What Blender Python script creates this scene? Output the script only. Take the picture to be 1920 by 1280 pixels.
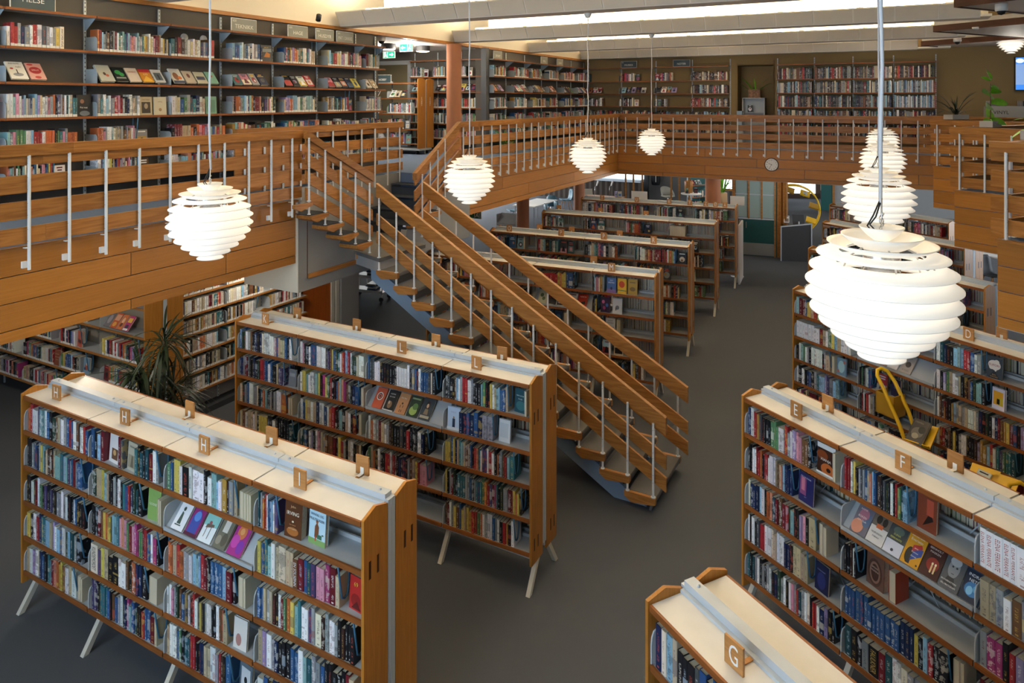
import bpy, math, random
from mathutils import Vector, Matrix
# ------------------------------------------------------------------ camera, world, light, exposure
sc = bpy.context.scene
COL = sc.collection
for _o in list(bpy.data.objects):
    bpy.data.objects.remove(_o)
EYE = 4.4
cam = bpy.data.cameras.new('camera'); camo = bpy.data.objects.new('camera', cam); COL.objects.link(camo)
camo.location = (0, 0, EYE); camo.rotation_euler = (math.pi/2, 0, 0)
cam.sensor_width = 36; cam.lens = 36*1304/1920; cam.shift_y = -(640-187.5)/1920; cam.clip_end = 200
sc.camera = camo
sc.view_settings.view_transform = 'Standard'; sc.view_settings.look = 'None'
sc.view_settings.exposure = 0.45; sc.view_settings.gamma = 1.0; sc.view_settings.use_curve_mapping = False
w = bpy.data.worlds.new('World'); sc.world = w; w.use_nodes = True
w.node_tree.nodes['Background'].inputs[0].default_value = (.75, .87, 1, 1)
w.node_tree.nodes['Background'].inputs[1].default_value = 1.1
TH = math.radians(28.05); CA, SA = math.cos(TH), math.sin(TH)
O0 = Vector((-4.29, 5.83, 0))
def P(a, b, z=0.0):      # hall coordinates: a across (from the left gallery edge), b along
    return Vector((O0.x+CA*a+SA*b, O0.y-SA*a+CA*b, z))
AE1 = -TH; AE2 = math.pi/2-TH          # headings of the two hall axes
def area(name, loc, rot, sx, sy, power, col):
    l = bpy.data.lights.new(name, 'AREA'); l.shape = 'RECTANGLE'; l.size = sx; l.size_y = sy; l.energy = power; l.color = col
    o = bpy.data.objects.new(name, l); o.location = loc; o.rotation_euler = rot; COL.objects.link(o); return o
WARM = (1, .91, .77); COOL = (.56, .77, 1)
BEAMS = [-1.19, 2.43, 6.05, 9.67, 13.3, 16.89]
for i, b in enumerate(BEAMS):          # strip lights lying on top of the ceiling beams, shining up
    m = P(3.3, b+.1, 5.97)
    area('cove_light', m, (math.pi, 0, AE1), 9.0, .14, 190, WARM)
# daylight entering through the window bands behind the camera, on the left end and on the lower right
def look(d): return Vector(d).to_track_quat('-Z', 'Y').to_euler()
area('window_daylight', P(2.0, -7.6, 4.3), look((P(2.2, 6, 1.6)-P(2.0, -7.6, 4.3))), 8, 3.4, 460, COOL)
area('window_daylight', P(-.85, -6.6, 4.5), look((P(-.8, 3.5, 3.2)-P(-.85, -6.6, 4.5))), 1.5, 1.8, 75, COOL)
area('window_daylight', P(15.5, 17, 1.7), look((-CA, SA, -.25)), 9, 2.4, 800, (.8, .9, 1))
area('window_daylight', P(-10.5, 21, 1.7), look((CA, -SA, -.2)), 9, 2.4, 700, (.9, .95, 1))
area('window_daylight', P(9.6, 30.0, 2.0), look((-SA*.9, -CA, -.3)), 6, 2.4, 420, (.9, .95, 1))
# warm fill points added without fixtures; only the alcove pair serves drum lights
def spot(loc, power, col=WARM, r=.12):
    l = bpy.data.lights.new('drum_and_fill_light', 'POINT'); l.energy = power; l.color = col; l.shadow_soft_size = r
    o = bpy.data.objects.new('drum_and_fill_light', l); o.location = loc; COL.objects.link(o)
for a, b, z, p in ((-1.0, 1.3, 2.2, 18), (-1.3, 4.2, 2.2, 22), (-3.4, 1.2, 2.2, 18), (-3.4, 9.0, 5.35, 45), (-2.6, 9.2, 5.35, 40), (2.5, 15.9, 4.9, 7), (6.5, 15.9, 4.9, 7), (-4.5, 12, 2.2, 22),
                   (4.2, 16.4, 2.2, 10), (1.0, 16.4, 2.2, 10), (9, 15, 5.2, 16), (10, 11, 5.2, 14), (-4.5, 18, 2.2, 25), (9, 20, 2.3, 25), (1.5, 22.5, 2.5, 40), (4.5, 23.5, 2.5, 40), (-4.6, 12.8, 5.0, 30)):
    spot(P(a, b, z), p)
R = random.Random(11)

# ------------------------------------------------------------------ helpers
def S(h, k=1.0):
    v = [int(h[i:i+2], 16)/255 for i in (0, 2, 4)]
    return tuple(k*(c/12.92 if c <= .04045 else ((c+.055)/1.055)**2.4) for c in v)
class MB:
    def __init__(s): s.v = []; s.f = []; s.m = []; s.c = []; s.uv = []; s.t = []; s.sd = []; s.lb = []; s.col = None; s.T = None; s.mi = 0
    def add(s, vs, fs, col=None, uvs=None, tcol=None, seed=0.0, lab=0.0):
        n = len(s.v)
        if s.T is not None: vs = [s.T @ Vector(q) for q in vs]
        s.v.extend([tuple(q) for q in vs])
        for i, f in enumerate(fs):
            s.f.append([n+j for j in f]); s.m.append(s.mi); s.c.append(col or s.col or (1, 1, 1)); s.t.append(tcol or (1, 1, 1)); s.sd.append(seed); s.lb.append(lab)
            s.uv.append(uvs[i] if uvs and uvs[i] else [(-1, -1)]*len(f))
        return s
    def box(s, x0, x1, y0, y1, z0, z1, **k):
        v = [(x0, y0, z0), (x1, y0, z0), (x1, y1, z0), (x0, y1, z0), (x0, y0, z1), (x1, y0, z1), (x1, y1, z1), (x0, y1, z1)]
        return s.add(v, [(0, 3, 2, 1), (4, 5, 6, 7), (0, 1, 5, 4), (1, 2, 6, 5), (2, 3, 7, 6), (3, 0, 4, 7)], **k)
    def prism(s, poly, lo, hi, ax='z', **k):   # poly: 2D points; ax: extrusion axis
        def q(p, h): return {'z': (p[0], p[1], h), 'y': (p[0], h, p[1]), 'x': (h, p[0], p[1])}[ax]
        n = len(poly); v = [q(p, lo) for p in poly]+[q(p, hi) for p in poly]
        return s.add(v, [tuple(range(n))[::-1], tuple(range(n, 2*n))]+[(i, (i+1) % n, n+(i+1) % n, n+i) for i in range(n)], **k)
    def tube(s, path, r, n=8, cap=True, **k):
        path = [Vector(p) for p in path]; rs = r if isinstance(r, (list, tuple)) else [r]*len(path); v = []; f = []
        pu = None
        for i, p in enumerate(path):
            d = (path[min(i+1, len(path)-1)]-path[max(i-1, 0)]).normalized()
            u = d.cross(Vector((0, 0, 1))) if pu is None else pu-d*pu.dot(d)
            if u.length < 1e-4: u = d.cross(Vector((0, 1, 0)))
            u.normalize(); pu = u; w_ = d.cross(u)
            for j in range(n):
                t = 2*math.pi*j/n; v.append(p+(u*math.cos(t)+w_*math.sin(t))*rs[i])
            if i:
                for j in range(n): f.append(((i-1)*n+j, (i-1)*n+(j+1) % n, i*n+(j+1) % n, i*n+j))
        if cap: f.append(tuple(range(n))[::-1]); f.append(tuple(range((len(path)-1)*n, len(path)*n)))
        return s.add(v, f, **k)
    def lathe(s, prof, n=24, c=(0, 0), **k):
        v = []; f = []
        for i, (r, z) in enumerate(prof):
            for j in range(n):
                t = 2*math.pi*j/n; v.append((c[0]+r*math.cos(t), c[1]+r*math.sin(t), z))
            if i:
                for j in range(n): f.append(((i-1)*n+j, (i-1)*n+(j+1) % n, i*n+(j+1) % n, i*n+j))
        return s.add(v, f, **k)
    def mesh(s, name, mats, smooth=False, attrs=False):
        me = bpy.data.meshes.new(name); me.from_pydata(s.v, [], s.f)
        for m in (mats if isinstance(mats, (list, tuple)) else [mats]): me.materials.append(m)
        if max(s.m or [0]): me.polygons.foreach_set('material_index', s.m)
        if attrs:
            for nm, dat in (('bcol', s.c), ('tcol', s.t)):
                at = me.attributes.new(nm, 'FLOAT_COLOR', 'FACE'); at.data.foreach_set('color', [x for c in dat for x in (*c[:3], 1.0)])
            for nm, dat in (('seed', s.sd), ('lab', s.lb)):
                at = me.attributes.new(nm, 'FLOAT', 'FACE'); at.data.foreach_set('value', dat)
            u = me.uv_layers.new(name='UVMap'); u.data.foreach_set('uv', [x for f in s.uv for q in f for x in q])
        if smooth: me.polygons.foreach_set('use_smooth', [True]*len(s.f))
        me.update(); return me
    def build(s, name, mats, parent=None, M=None, smooth=False, attrs=False):
        return obj(name, s.mesh(name, mats, smooth, attrs), parent, M)
def obj(name, me, parent=None, M=None):
    o = bpy.data.objects.new(name, me); COL.objects.link(o)
    if parent is not None: o.parent = parent
    if M is not None: o.matrix_local = M
    return o
def tag(o, label, cat, group=None, kind=None):
    o['label'] = label; o['category'] = cat
    if group: o['group'] = group
    if kind: o['kind'] = kind
    return o
def thing(name, label, cat, M, group=None): return tag(obj(name, None, None, M), label, cat, group)
def struct(name, mb, mats, M=None, parent=None, smooth=False):
    o = mb.build(name, mats, parent, M, smooth)
    if parent is None: o['kind'] = 'structure'
    return o
def MX(p, rz=0.0): return Matrix.Translation(Vector(p)) @ Matrix.Rotation(rz, 4, 'Z')
def T3(x, y, z): return Matrix.Translation((x, y, z))
def RZ(a): return Matrix.Rotation(a, 4, 'Z')
def RX(a): return Matrix.Rotation(a, 4, 'X')
def RY(a): return Matrix.Rotation(a, 4, 'Y')
def board(parent, name, p0, p1, h, t, m):   # board from p0 to p1 (its top centre line), vertical ends
    p0, p1 = Vector(p0), Vector(p1); d = p1-p0; L = math.hypot(d.x, d.y); s = d.z/L
    v = []
    for x in (0, L):
        for y in (-t/2, t/2):
            for z in (-h, 0): v.append((x, y, z+s*x))
    b = MB().add(v, [(0, 1, 3, 2), (4, 6, 7, 5), (0, 4, 5, 1), (2, 3, 7, 6), (1, 5, 7, 3), (0, 2, 6, 4)])
    return b.build(name, m, parent, MX(p0, math.atan2(d.y, d.x)))
ORD = 'first second third fourth fifth sixth seventh eighth ninth tenth eleventh twelfth thirteenth fourteenth fifteenth sixteenth seventeenth eighteenth nineteenth'.split()
def od(i):       # 1 -> first
    if i <= 19: return ORD[i-1]
    t, u = divmod(i, 10); w_ = {2: 'twent', 3: 'thirt', 4: 'fort'}[t]
    return w_+'ieth' if u == 0 else w_+'y-'+ORD[u-1]

# ------------------------------------------------------------------ materials
def newmat(name):
    m = bpy.data.materials.new(name); m.use_nodes = True; nt = m.node_tree; return m, nt, nt.nodes['Principled BSDF']
def mat(name, col, rough=.5, metal=0.0, emit=0.0, ecol=None, spec=.4, bump=0.0, bscale=60, var=0.0):
    m, nt, p = newmat(name)
    p.inputs['Base Color'].default_value = (*col, 1); p.inputs['Roughness'].default_value = rough; p.inputs['Metallic'].default_value = metal
    p.inputs['Specular IOR Level'].default_value = spec
    if emit: p.inputs['Emission Color'].default_value = (*(ecol or col), 1); p.inputs['Emission Strength'].default_value = emit
    if bump or var:
        tc = nt.nodes.new('ShaderNodeTexCoord'); n = nt.nodes.new('ShaderNodeTexNoise'); n.inputs['Scale'].default_value = bscale; n.inputs['Detail'].default_value = 3
        nt.links.new(tc.outputs['Object'], n.inputs['Vector'])
        if bump:
            b = nt.nodes.new('ShaderNodeBump'); b.inputs['Strength'].default_value = bump; b.inputs['Distance'].default_value = .01
            nt.links.new(n.outputs['Fac'], b.inputs['Height']); nt.links.new(b.outputs['Normal'], p.inputs['Normal'])
        if var:
            r = nt.nodes.new('ShaderNodeMapRange'); r.inputs['From Min'].default_value = .3; r.inputs['From Max'].default_value = .7
            r.inputs['To Min'].default_value = 1-var; r.inputs['To Max'].default_value = 1+var; nt.links.new(n.outputs['Fac'], r.inputs['Value'])
            x = nt.nodes.new('ShaderNodeVectorMath'); x.operation = 'SCALE'; x.inputs[0].default_value = col; nt.links.new(r.outputs[0], x.inputs['Scale']); nt.links.new(x.outputs[0], p.inputs['Base Color'])
    return m
def wood(name, c1, c2, stretch=(1.2, 16, 16), rough=.42, figure=.6):
    m, nt, p = newmat(name); N = nt.nodes.new; L = nt.links.new
    tc = N('ShaderNodeTexCoord'); oi = N('ShaderNodeObjectInfo'); ad = N('ShaderNodeVectorMath'); ad.operation = 'ADD'
    sc_ = N('ShaderNodeVectorMath'); sc_.operation = 'SCALE'; sc_.inputs[0].default_value = (17, 9, 23); L(oi.outputs['Random'], sc_.inputs['Scale'])
    L(tc.outputs['Object'], ad.inputs[0]); L(sc_.outputs[0], ad.inputs[1])
    mp = N('ShaderNodeMapping'); mp.inputs['Scale'].default_value = stretch; L(ad.outputs[0], mp.inputs['Vector'])
    n1 = N('ShaderNodeTexNoise'); n1.inputs['Scale'].default_value = 1.0; n1.inputs['Detail'].default_value = 2; n1.inputs['Distortion'].default_value = .6; L(mp.outputs[0], n1.inputs['Vector'])
    k = N('ShaderNodeMath'); k.operation = 'MULTIPLY'; k.inputs[1].default_value = 9; L(n1.outputs['Fac'], k.inputs[0])
    fr = N('ShaderNodeMath'); fr.operation = 'PINGPONG'; fr.inputs[1].default_value = 1; L(k.outputs[0], fr.inputs[0])
    n2 = N('ShaderNodeTexNoise'); n2.inputs['Scale'].default_value = 9; n2.inputs['Detail'].default_value = 2; L(mp.outputs[0], n2.inputs['Vector'])
    mx = N('ShaderNodeMath'); mx.operation = 'MULTIPLY_ADD'; mx.inputs[1].default_value = figure; L(fr.outputs[0], mx.inputs[0])
    k2 = N('ShaderNodeMath'); k2.operation = 'MULTIPLY'; k2.inputs[1].default_value = 1-figure; L(n2.outputs['Fac'], k2.inputs[0]); L(k2.outputs[0], mx.inputs[2])
    cr = N('ShaderNodeMix'); cr.data_type = 'RGBA'; cr.inputs['A'].default_value = (*c1, 1); cr.inputs['B'].default_value = (*c2, 1); L(mx.outputs[0], cr.inputs['Factor'])
    hv = N('ShaderNodeHueSaturation'); vr = N('ShaderNodeMapRange'); vr.inputs['To Min'].default_value = .86; vr.inputs['To Max'].default_value = 1.16
    L(oi.outputs['Random'], vr.inputs['Value']); L(vr.outputs[0], hv.inputs['Value']); L(cr.outputs['Result'], hv.inputs['Color']); L(hv.outputs[0], p.inputs['Base Color'])
    p.inputs['Roughness'].default_value = rough; p.inputs['Specular IOR Level'].default_value = .35
    return m
WX = wood('rail_wood', S('b57c3e'), S('8a5722'))
WXV = wood('panel_wood_vertical', S('c08238'), S('a0641e'), (16, 16, .9), .4, .35)
WF = wood('fascia_wood', S('b67a36'), S('9c6424'), (.7, 9, 22), .4, .3)
WL = wood('light_wood', S('c08a52'), S('a06a34'), (1.5, 14, 14), .5, .4)
WE = wood('shelf_edge_wood', S('9a5a26'), S('74401a'), (1.5, 20, 20), .5, .4)
WD = wood('dark_wood', S('4f2a14'), S('3a1c0c'), (1.5, 20, 20), .5, .4)
WO = wood('orange_door_wood', S('b85f1e'), S('944510'), (10, 10, .7), .4, .3)
CREAM = mat('cream_top_board', S('d2cdc5'), .5, var=.03, bscale=8)
ALU = mat('anodised_aluminium', S('b3bac0'), .45)
SHELFG = mat('grey_shelf_steel', S('a9adb0'), .45)
LEGM = mat('beige_leg_paint', S('c9c3b4'), .5)
BRK = mat('light_grey_bracket', S('b9bec0'), .45)
BRKD = mat('grey_wall_bracket', S('a2aaad'), .5)
BLUEW = mat('blue_bookend_wire', S('3a6a86'), .45)
WHITE = mat('white_paint', S('e9e7e2'), .5)
POST = mat('white_steel_post', S('dfe0e0'), .35)
SCREW = mat('steel_screw', S('8d8d8c'), .3, .8)
CARP = mat('grey_carpet', S('56585c'), .95, bump=.35, bscale=380, var=.45, spec=.1)
CARPB = mat('blue_grey_carpet', S('6a7a94'), .95, bump=.5, bscale=260, var=.22, spec=.1)
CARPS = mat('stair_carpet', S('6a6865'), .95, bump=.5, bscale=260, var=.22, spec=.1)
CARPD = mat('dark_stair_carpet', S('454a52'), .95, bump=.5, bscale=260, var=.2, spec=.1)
WALLD = mat('dark_grey_wall', S('58534d'), .8, bump=.05, bscale=90)
WALLT = mat('tan_wall', S('86704a'), .8, bump=.05, bscale=90)
WALLG = mat('grey_painted_wall', S('929292'), .7)
WALLW = mat('off_white_wall', S('cfc8b8'), .7)
CEIL = mat('cream_ceiling', S('ece3d0'), .8)
SOFF = mat('soffit_white', S('c9c5c0'), .6)
BEAMM = mat('beam_panel_grey', S('d4ccbe'), .7, bump=.1, bscale=400)
BEAMJ = mat('beam_joint_white', S('e6e0d6'), .7)
TERRA = mat('terracotta_column', S('b07452'), .75, bump=.05, bscale=60)
STRING = mat('blue_grey_stringer', S('7a8ea4'), .5)
TEAL = mat('teal_paint', S('1f5453'), .5)
BLACK = mat('black_matt', S('1c1c1e'), .6)
DGREY = mat('dark_grey_panel', S('3c3c3e'), .6)
GREENP = mat('planter_grey', S('b0aca4'), .7)
YEL = mat('yellow_steel', S('f7c21c'), .35)
YELD = mat('ochre_steel', S('b98a26'), .5)
GLASSF = mat('frosted_glass_backlit', S('8d9f9b'), .35, emit=.02, ecol=S('c4dcd8'))  # faint glow stands in for daylight behind the door panes
STEEL = mat('kick_plate', S('9a9a96'), .4, .4)
CHROME = mat('chrome_wire', S('c8c8c8'), .25, .9)
TUBE = mat('lit_strip', (1, .86, .62), .5, emit=9, ecol=(1, .84, .58))
LAMPS = mat('lamp_shade_white', S('f4efe6'), .45, emit=.09, ecol=(1, .93, .80))
LAMPI = mat('lamp_shade_lit', S('f4efe6'), .45, emit=.25, ecol=(1, .94, .84))
BULB = mat('lamp_bulb', (1, .9, .7), .5, emit=2.3, ecol=(1, .9, .72))
SKYW = mat('window_daylight_pane', (.9, .95, 1), .5, emit=1.6, ecol=(.86, .94, 1))
SIGNB = mat('sign_dark_teal', S('3d4d52'), .5)
SIGNT = mat('sign_grey', S('8f9188'), .5)
EXITG = mat('exit_sign_green', S('0f8a6a'), .5, emit=.9, ecol=S('18a080'))
EXITD = mat('exit_sign_unlit_green', S('13603c'), .5)
EXITW = mat('exit_sign_white', (1, 1, 1), .5, emit=1.0)
SCRB = mat('screen_blue', S('3d7ad6'), .4, emit=.75, ecol=S('3d86e6'))
SCRW = mat('screen_white', S('d8e6ff'), .4, emit=.85, ecol=S('d8e8ff'))
SCRG = mat('screen_grey_blue', S('7c9ccc'), .4, emit=.6, ecol=S('86a8dc'))
LEAF = mat('dark_leaf', S('27331c'), .45, var=.3, bscale=4)
LEAFB = mat('bright_leaf', S('5f9a1e'), .45, var=.25, bscale=8)
STEM = mat('plant_stem', S('5a4a32'), .7)
POT = mat('clay_pot', S('9a7a56'), .7)
CHAIRB = mat('blue_grey_chair', S('3f6270'), .5)
FAB = mat('beige_fabric', S('b8b0a0'), .8)
RED = mat('fire_alarm_red', S('c22218'), .4)
CORDW = mat('white_cord', S('d8dade'), .5)
def bookmat():
    m, nt, p = newmat('book_cover'); N = nt.nodes.new; L = nt.links.new
    def at(n): x = N('ShaderNodeAttribute'); x.attribute_name = n; return x
    def mth(op, a, b=None, c=None):
        x = N('ShaderNodeMath'); x.operation = op
        for i, q in enumerate((a, b, c)):
            if q is None: continue
            if isinstance(q, (int, float)): x.inputs[i].default_value = q
            else: L(q, x.inputs[i])
        return x.outputs[0]
    B, Tc, sd, lb = at('bcol'), at('tcol'), at('seed'), at('lab')
    uv = N('ShaderNodeUVMap'); uv.uv_map = 'UVMap'; sp = N('ShaderNodeSeparateXYZ'); L(uv.outputs[0], sp.inputs[0]); U, V = sp.outputs[0], sp.outputs[1]
    wn = N('ShaderNodeTexWhiteNoise'); wn.noise_dimensions = '1D'; L(sd.outputs['Fac'], wn.inputs['W']); sx = N('ShaderNodeSeparateColor'); L(wn.outputs['Color'], sx.inputs[0])
    r1, r2, r3 = sx.outputs[0], sx.outputs[1], sx.outputs[2]
    valid = mth('GREATER_THAN', U, -.5)
    # pseudo lettering
    cv = N('ShaderNodeCombineXYZ'); L(mth('MULTIPLY', U, 4.5), cv.inputs[0]); L(mth('MULTIPLY', V, 60.0), cv.inputs[1]); L(mth('MULTIPLY', sd.outputs['Fac'], 97.0), cv.inputs[2])
    nz = N('ShaderNodeTexNoise'); nz.inputs['Scale'].default_value = 1; nz.inputs['Detail'].default_value = 1; L(cv.outputs[0], nz.inputs['Vector'])
    txt = mth('GREATER_THAN', nz.outputs['Fac'], .54)
    lo = mth('MULTIPLY_ADD', r1, .25, .34); hi = mth('MULTIPLY_ADD', r2, .18, .72)
    zone = mth('MULTIPLY', mth('GREATER_THAN', V, lo), mth('LESS_THAN', V, hi))
    lo2 = mth('MULTIPLY_ADD', r3, .1, .12); zone2 = mth('MULTIPLY', mth('GREATER_THAN', V, lo2), mth('LESS_THAN', V, mth('ADD', lo2, .14)))
    zu = mth('MULTIPLY', mth('GREATER_THAN', U, .33), mth('LESS_THAN', U, .67))
    tm = mth('MULTIPLY', mth('MULTIPLY', txt, zu), mth('MAXIMUM', zone, zone2))
    # colour bands on some spines
    band = mth('MULTIPLY', mth('GREATER_THAN', r1, .84), mth('MULTIPLY', mth('GREATER_THAN', V, mth('MULTIPLY_ADD', r2, .5, .1)), mth('LESS_THAN', V, mth('MULTIPLY_ADD', r2, .5, mth('MULTIPLY_ADD', r3, .3, .15)))))
    logo = mth('MULTIPLY', mth('MULTIPLY', mth('GREATER_THAN', V, .04), mth('LESS_THAN', V, .085)), mth('MULTIPLY', mth('GREATER_THAN', U, .35), mth('LESS_THAN', U, .65)))
    tm = mth('MAXIMUM', tm, logo)
    bm = mth('MULTIPLY', band, .75); tm = mth('MULTIPLY', mth('MAXIMUM', tm, bm), valid)
    tm = mth('MULTIPLY', mth('MULTIPLY', tm, mth('GREATER_THAN', lb.outputs['Fac'], -1.5)), .62)
    # picture-like mottling on the boards and on one spine in five
    tc = N('ShaderNodeTexCoord'); n3 = N('ShaderNodeTexNoise'); n3.inputs['Scale'].default_value = 22; n3.inputs['Detail'].default_value = 3; L(tc.outputs['Object'], n3.inputs['Vector'])
    pic = mth('MULTIPLY', mth('GREATER_THAN', n3.outputs['Fac'], .54), mth('MULTIPLY', mth('GREATER_THAN', r2, .74), .4))
    art = mth('MULTIPLY', mth('MULTIPLY', pic, mth('LESS_THAN', U, 1.5)), mth('GREATER_THAN', U, -2.5))
    art = mth('MULTIPLY', art, mth('GREATER_THAN', lb.outputs['Fac'], -.5))
    fac = mth('MAXIMUM', tm, art)
    mx = N('ShaderNodeMix'); mx.data_type = 'RGBA'; L(fac, mx.inputs['Factor']); L(B.outputs['Color'], mx.inputs['A']); L(Tc.outputs['Color'], mx.inputs['B'])
    lab = mth('MULTIPLY', mth('MULTIPLY', mth('GREATER_THAN', lb.outputs['Fac'], .5), valid), mth('LESS_THAN', V, .14))
    m2 = N('ShaderNodeMix'); m2.data_type = 'RGBA'; L(lab, m2.inputs['Factor']); L(mx.outputs['Result'], m2.inputs['A']); m2.inputs['B'].default_value = (.75, .74, .7, 1)
    L(m2.outputs['Result'], p.inputs['Base Color']); p.inputs['Roughness'].default_value = .42; p.inputs['Specular IOR Level'].default_value = .4
    return m
BOOK = bookmat()
def printmat():
    m, nt, p = newmat('cover_print'); a = nt.nodes.new('ShaderNodeAttribute'); a.attribute_name = 'bcol'; nt.links.new(a.outputs['Color'], p.inputs['Base Color']); p.inputs['Roughness'].default_value = .4; return m
PRINT = printmat()
PAGE = mat('page_block_paper', S('d3c6ac'), .8, var=.12, bscale=90)
PAGEC = S('c9bda4')

# ------------------------------------------------------------------ covers shown face out: (width, height, thickness, ground, shapes, texts, label)
CV = {}
def cv(k, w_, h, t, bg, shapes, texts, label): CV[k] = (w_, h, t, bg, shapes, texts, label)
cv('h1', .14, .22, .02, 'd9d4d2', [('r', .3, .12, .95, .5, '6b4a36'), ('e', .6, .36, .16, .1, 'c9a06a')], [], 'pale cover with a small dark picture beside the burgundy spine')
cv('h2', .135, .21, .028, 'b5ad98', [('r', .1, .1, .9, .55, '9a8f78'), ('p', [(.35, .12), (.65, .12), (.6, .5), (.45, .55)], '6b6350')], [('EDVARD', .5, .84, .12, '3f4a44')], 'beige cover headed EDVARD turned outwards in the second bay')
cv('godset', .14, .225, .05, '86a85c', [], [('GODSET', .5, .52, .17, 'e8ecd8')], 'thick green book reading GODSET at the end of its row')
cv('irving', .145, .225, .055, '5a3318', [('e', .5, .18, .34, .12, 'a5652c'), ('e', .5, .45, .06, .03, 'd8c8a8')], [('John', .5, .86, .2, 'd8a878'), ('IRVING', .5, .68, .22, 'efe2cc'), ('Den fjerde', .5, .36, .11, 'c98a5a'), ('HVITE BJØRN', .5, .25, .1, 'd8c0a0')], 'thick brown book reading IRVING standing face out on the top shelf')
cv('svindel', .15, .225, .03, 'b7d3e0', [('r', 0, 0, 1, .16, '7fa05c'), ('p', [(.36, .2), (.6, .2), (.62, .5), (.5, .62), (.38, .5)], '7a4a2e'), ('e', .5, .63, .07, .05, '9c5a30'), ('r', .52, .18, .8, .3, '3f6d55'), ('r', .4, .1, .47, .24, 'b04a2e'), ('e', .85, .32, .06, .02, '5a6b4a')], [('SVINDEL OG', .5, .82, .13, '1f2f4a'), ('MULTELIKØR', .5, .69, .145, '1f2f4a')], 'light blue cover reading SVINDEL OG MULTELIKØR with a walking figure')
cv('c69', .12, .2, .02, 'b52a26', [('e', .5, .3, .35, .2, '8a1f1c'), ('p', [(.2, .05), (.9, .05), (.6, .3)], '5c1512')], [('69', .5, .78, .3, 'e2b23c')], 'red cover with gold 69 turned out beside the end panel')
cv('ha', .125, .2, .018, 'e6e6e8', [('p', [(.3, .2), (.62, .2), (.52, .55), (.38, .6)], '4a5a4c'), ('e', .46, .68, .1, .07, '3c4a3f'), ('r', .2, .14, .7, .18, '55605a')], [], 'white cover with a dark standing figure, first on the slanted display')
cv('hb', .125, .2, .018, '8e2a6e', [('p', [(.15, .1), (.85, .1), (.85, .6), (.5, .85), (.15, .6)], '3f4fa0'), ('e', .5, .62, .25, .16, '5c8ad0'), ('r', 0, 0, 1, .1, '5a2038')], [], 'purple cover with a blue arch, second on the slanted display')
cv('hc', .135, .2, .018, 'dfe4e4', [('r', 0, .5, 1, 1, '8cc4bb'), ('p', [(.2, .42), (.8, .5), (.75, .58), (.25, .55)], '6d5a4a'), ('r', .3, .15, .34, .45, '6d5a4a'), ('r', .6, .12, .64, .48, '6d5a4a'), ('e', .45, .6, .1, .06, '9a5a5a')], [], 'white and mint cover with a spindly creature, third on the slanted display')
cv('hd', .125, .2, .02, '6e6a58', [('r', .3, .5, .7, .95, 'cfc9bd'), ('e', .3, .25, .2, .14, '8f8a78'), ('e', .7, .3, .22, .2, '54503f')], [], 'mottled brown cover with a white panel, fourth on the slanted display')
cv('he', .14, .2, .022, 'a3287e', [('e', .5, .7, .3, .22, 'd0703c'), ('e', .3, .4, .25, .2, 'c03fa0'), ('e', .72, .28, .22, .2, '7a2a9c'), ('e', .5, .72, .14, .1, 'e09a5a')], [], 'magenta and orange cover, fifth on the slanted display')
cv('ho', .11, .17, .01, 'c77a45', [('e', .4, .3, .06, .03, '5a3018')], [], 'small orange card lying below the slanted display')
cv('dv', .14, .2, .02, '5e6a74', [('r', .15, .25, .85, .85, 'c8ccd0'), ('e', .5, .45, .12, .12, '202428')], [], 'grey blue case with a white label on the bottom shelf')
cv('wh', .13, .2, .015, 'd6d2cc', [('e', .4, .3, .2, .2, 'b08078')], [], 'white and rose cover standing at an angle in the third bay')
cv('ka', .125, .2, .018, 'c4573a', [('e', .5, .58, .3, .2, 'e4ddd0'), ('e', .5, .58, .23, .155, '2c3440'), ('e', .5, .58, .16, .11, 'd86a4a'), ('e', .5, .58, .07, .05, '2c3440')], [], 'orange cover with a round target, first on its slanted display')
cv('kb', .125, .2, .02, '24221f', [('r', .0, .0, 1, .05, 'd8d4cc'), ('r', 0, 0, .05, 1, 'd8d4cc'), ('e', .5, .3, .22, .18, '8a6a4a'), ('e', .4, .4, .1, .08, 'c9a888')], [('KLISTER', .52, .82, .13, 'efe8dc'), ('DR STAP', .52, .68, .13, 'efe8dc')], 'black cover with white edge and sepia picture, second on its display')
cv('kc', .125, .2, .018, 'c2885a', [('e', .5, .5, .08, .05, '4a2c18'), ('r', .35, .28, .4, .42, '4a2c18'), ('r', .6, .3, .65, .42, '4a2c18'), ('r', .4, .08, .46, .2, '5a3a20'), ('r', .56, .08, .62, .2, '5a3a20')], [('Grå bier', .5, .76, .16, 'f2e6d4')], 'tan cover reading Grå bier, third on its slanted display')
cv('kd', .125, .2, .02, '2f3c28', [('e', .5, .3, .35, .22, '9db55a'), ('e', .6, .5, .25, .16, '5f8040'), ('r', .1, .82, .9, .9, '8f9a70')], [], 'dark green cover with leafy light, fourth on its slanted display')
cv('ke', .13, .21, .025, '3d4244', [('e', .5, .62, .15, .14, 'c89a78'), ('p', [(.3, .25), (.7, .25), (.62, .52), (.38, .52)], '8a7458'), ('p', [(.3, .5), (.38, .85), (.62, .85), (.68, .5)], '3a2418'), ('e', .5, .64, .1, .1, 'd8ac88'), ('r', .1, .08, .9, .2, 'b0a48c')], [], 'grey cover with a long haired woman, fifth on its slanted display')
cv('ktu', .13, .21, .02, '234a55', [('e', .55, .3, .4, .2, '356b70')], [('NEW LEKTER', .5, .72, .1, 'cfe0e0'), ('TU-DE', .5, .58, .12, 'cfe0e0')], 'dark teal cover opened outwards beside the end panel')
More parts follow.
